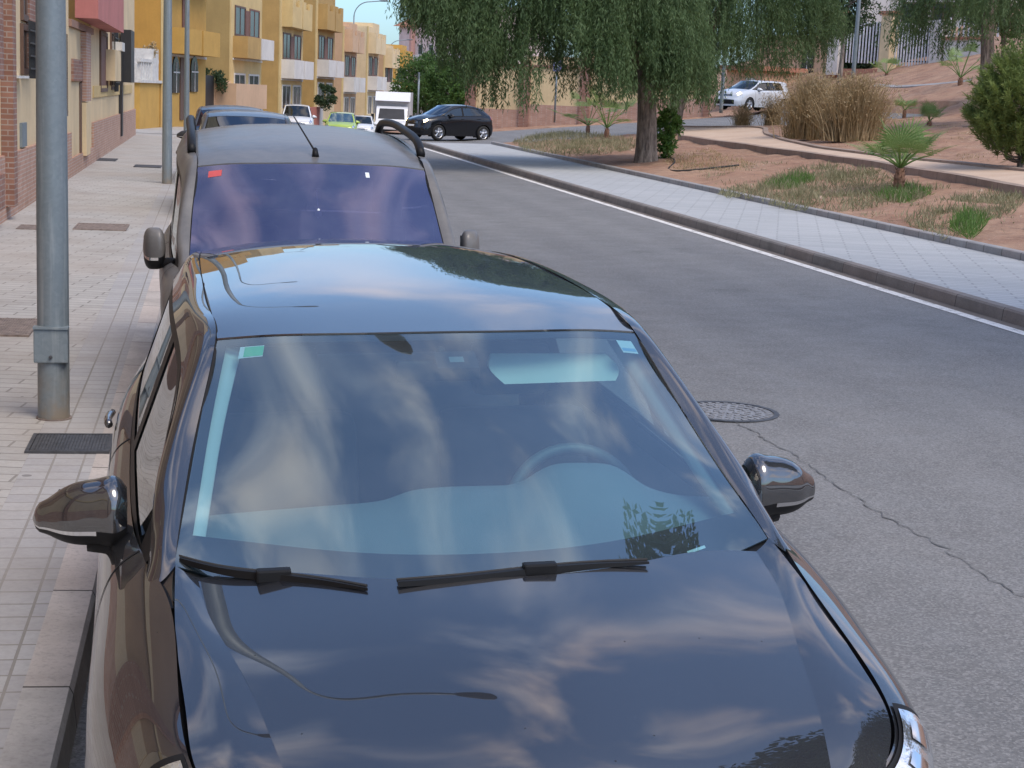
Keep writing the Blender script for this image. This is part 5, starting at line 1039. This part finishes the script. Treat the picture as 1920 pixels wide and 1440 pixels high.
# fan palms
def fan_palm(base, label, h, n, r, seed, stem=.3):
    g = np.random.default_rng(seed); root = empty('fan_palm', base, label, 'palm', 'young fan palms'); m = MB()
    m.tube([(0, 0, -.15), (0, 0, stem*.6), (.01, 0, stem)], [r*.15, r*.17, r*.11], 12)
    for k in range(26): a = k*2.4; z = stem*(.05+.9*k/26); m.add([(r*.14*math.cos(a-.25), r*.14*math.sin(a-.25), z), (r*.14*math.cos(a+.25), r*.14*math.sin(a+.25), z), (r*.24*math.cos(a), r*.24*math.sin(a), z+r*.14)], [(0, 1, 2)])
    m.build('trunk', 'palm_trunk', root)
    for k in range(n):
        a = 2*math.pi*k/n*1.0+g.uniform(-.35, .35); up_ = g.uniform(.25, 1.25); d = np.array([math.cos(a)*math.cos(up_), math.sin(a)*math.cos(up_), math.sin(up_)]); L = (h-stem)*g.uniform(.5, .72)
        p0 = np.array([0, 0, stem]); p1 = p0+d*L*.6+[0, 0, .02]; p2 = p0+d*L-[0, 0, .06*L*(1.3-up_)]; sd = unit(np.cross(d, [0, 0, 1.])); nrm = unit(np.cross(sd, d)); f_ = MB(); f_.tube(curve([p0, p1, p2], 6), lin(.016, .008, 6)*r*2.2, 5)
        ns = 21
        for j in range(ns):
            b = R(-98+196*j/(ns-1)); dd = unit(d*math.cos(b)+sd*math.sin(b)+nrm*.12*abs(math.sin(b))); l_ = r*g.uniform(.82, 1.05)*(1-.22*abs(b)/2); ww = unit(np.cross(dd, nrm))*r*.030
            mid = p2+dd*l_*.55+nrm*.01; tip = p2+dd*l_-np.array([0, 0, .10*l_]); f_.add([p2, mid-ww, tip, mid+ww], [(0, 1, 2, 3)])
        f_.build('frond', 'palm', root)
    return root
for (px, py, h, n, r, s_, st, lab) in ((1684, 362, 1.42, 13, .52, 71, .46, 'young fan palm with spread green fans at the edge of the grassy patch'), (1695, 222, .80, 9, .32, 72, .3, 'small fan palm on the red slope right of the straw grass clump'),
        (1742, 236, .62, 7, .36, 73, .15, 'low sprawling fan palm beside the small one on the red slope'), (1137, 262, 1.2, 11, .46, 74, .4, 'dusty fan palm at the corner of the cross road'), (1102, 250, 1.15, 9, .42, 75, .3, 'fan palm with drooping grey fans beside the dusty one'),
        (1800, 160, 1.15, 10, .45, 76, .3, 'bluish fan palm in front of the white garden wall'), (1662, 142, .7, 8, .35, 77, .1, 'small fan palm at the foot of the brick bank')):
    b = on_park(px, py); fan_palm(b, lab, h*(np.linalg.norm(b-CAMP)/30 if py < 300 and py > 240 else (1.9 if py < 200 else (1.15 if py < 240 else 1))), n, r*(1.35 if py < 240 else 1.2), s_, st)
# green shrub at the foot of the trunk
b = on_park(1248, 296); leafy('green_shrub', b, 'bright green shoots at the right foot of the thick trunk', .33, .4, .85, .7, 46, 46, .12, 'leaf_bright', 81, cat='shrub', trunk=False)
# grass and weeds: nobody could count them
def grass(name, poly, n, hmin, hmax, seed, mat='grass', patch=.5):
    g = np.random.default_rng(seed); poly = np.array(poly, float); lo_, hi_2 = poly.min(0), poly.max(0); pts = []
    def inside(x, y):
        c = False; j = len(poly)-1
        for i in range(len(poly)):
            if (poly[i][1] > y) != (poly[j][1] > y) and x < (poly[j][0]-poly[i][0])*(y-poly[i][1])/(poly[j][1]-poly[i][1])+poly[i][0]: c = not c
            j = i
        return c
    cl = [g.uniform(lo_, hi_2) for _ in range(140)]
    while len(pts) < n:
        c = cl[g.integers(len(cl))] if g.random() < patch else g.uniform(lo_, hi_2); x, y = np.array(c)+g.normal(0, .16, 2)
        if inside(x, y): pts.append((x, y))
    p = np.array(pts); z = park(p[:, 0], p[:, 1])-.02; P = np.column_stack([p, z]); D = unit(np.stack([g.normal(0, .5, n), g.normal(0, .5, n), np.abs(g.normal(.9, .3, n))], 1)); Wd = unit(np.cross(D, g.normal(0, 1, (n, 3))))
    V, Fq = quads(P, D, Wd, g.uniform(hmin, hmax, n), g.uniform(.008, .02, n)); o = mesh_obj(name, V, Fq, mat, None, False); tag(o, kind='stuff'); return o
def gp(px): return [tuple(on_park(*p)[:2]) for p in px]
grass('grass', gp([(1395, 372), (1430, 345), (1490, 322), (1560, 312), (1640, 322), (1700, 345), (1750, 362), (1720, 378), (1640, 392), (1560, 400), (1470, 392)]), 7000, .05, .26, 91, 'grass', .75)
grass('grass', gp([(960, 268), (1000, 255), (1080, 249), (1190, 262), (1210, 276), (1160, 288), (1060, 294), (985, 284)]), 8000, .08, .28, 92)
grass('weeds', gp([(1680, 412), (1760, 380), (1860, 360), (1925, 372), (1900, 400), (1830, 430), (1770, 452), (1720, 432)]), 2600, .05, .22, 93, 'grass', .9)
grass('weeds', gp([(1430, 352), (1500, 330), (1530, 338), (1480, 360)]), 1300, .06, .26, 94, 'leaf_bright', .8)
grass('weeds', gp([(1640, 372), (1700, 350), (1745, 366), (1690, 384)]), 1100, .06, .28, 95, 'leaf_bright', .8)
grass('weeds', gp([(1780, 430), (1812, 404), (1850, 420), (1820, 452)]), 900, .06, .30, 96, 'leaf_bright', .9)
grass('weeds', gp([(1345, 362), (1400, 345), (1410, 362), (1365, 372)]), 500, .05, .18, 97, 'grass', .9)
grass('dry_litter', gp([(1230, 290), (1330, 280), (1420, 310), (1360, 330), (1260, 318)]), 1500, .04, .14, 98, 'straw', .8)
# hose lying on the soil by the trunk
C = curve(drape(path_pts([(1240, 292), (1262, 310), (1290, 322), (1330, 318), (1385, 312)]), .03), 30); h = MB().tube(C, .022, 6).build('irrigation_hose', 'hose', None, True); tag(h, 'thin black hose trailing over the soil from the thick trunk', 'hose')

# added hedge standing in for the courtyard shade behind the railings
qa, qb = at_D(1572, 112, 84.5), at_D(1752, 120, 80.5); root = empty('hedge', ((qa[0]+qb[0])/2, (qa[1]+qb[1])/2, (qa[2]+qb[2])/2-.2), 'dark hedge right behind the white railings', 'hedge'); g = np.random.default_rng(88); n = 9000
t_ = g.uniform(-.5, .5, n); P = np.column_stack([t_*(qb[0]-qa[0])+g.normal(0, .12, n), t_*(qb[1]-qa[1])+g.normal(0, .2, n)+.3, g.uniform(-.3, 2.1, n)]); D = unit(g.normal(0, 1, (n, 3))); leaf_obj('foliage', [quads(P, D, unit(np.cross(D, g.normal(0, 1, (n, 3)))), g.uniform(.15, .3, n), g.uniform(.1, .2, n))], 'leaf_dark', root)

# stones lying on the soil
g = np.random.default_rng(77); V = []; Fq = []
for k in range(700):
    x, y = g.uniform(10.3, 24), g.uniform(10, 56); r_ = g.choice([.02, .03, .045, .08], p=[.45, .3, .2, .05])*g.uniform(.7, 1.3); z = float(park(x, y)); b = len(V)
    for dx, dy, dz in ((1, 0, 0), (.3, .9, 0), (-.8, .6, 0), (-.8, -.6, 0), (.3, -.9, 0), (.1, .1, .8)): V.append((x+dx*r_*g.uniform(.7, 1.2), y+dy*r_*g.uniform(.7, 1.2), z+dz*r_-.01))
    Fq += [(b+i, b+(i+1) % 5, b+5) for i in range(5)]
o = mesh_obj('stones', V, Fq, plain('stone', (.34, .26, .20), .9, var=.4, scale=3), None, False); tag(o, kind='stuff')

grass('weeds', gp([(1250, 300), (1400, 300), (1560, 318), (1720, 340), (1900, 372), (1900, 440), (1700, 420), (1500, 390), (1350, 350)]), 1500, .04, .16, 101, 'grass', .92)
grass('dry_litter', gp([(1250, 270), (1400, 262), (1600, 280), (1910, 320), (1910, 250), (1700, 215), (1640, 215), (1640, 270), (1460, 250), (1300, 240)]), 1800, .03, .12, 102, 'straw', .9)
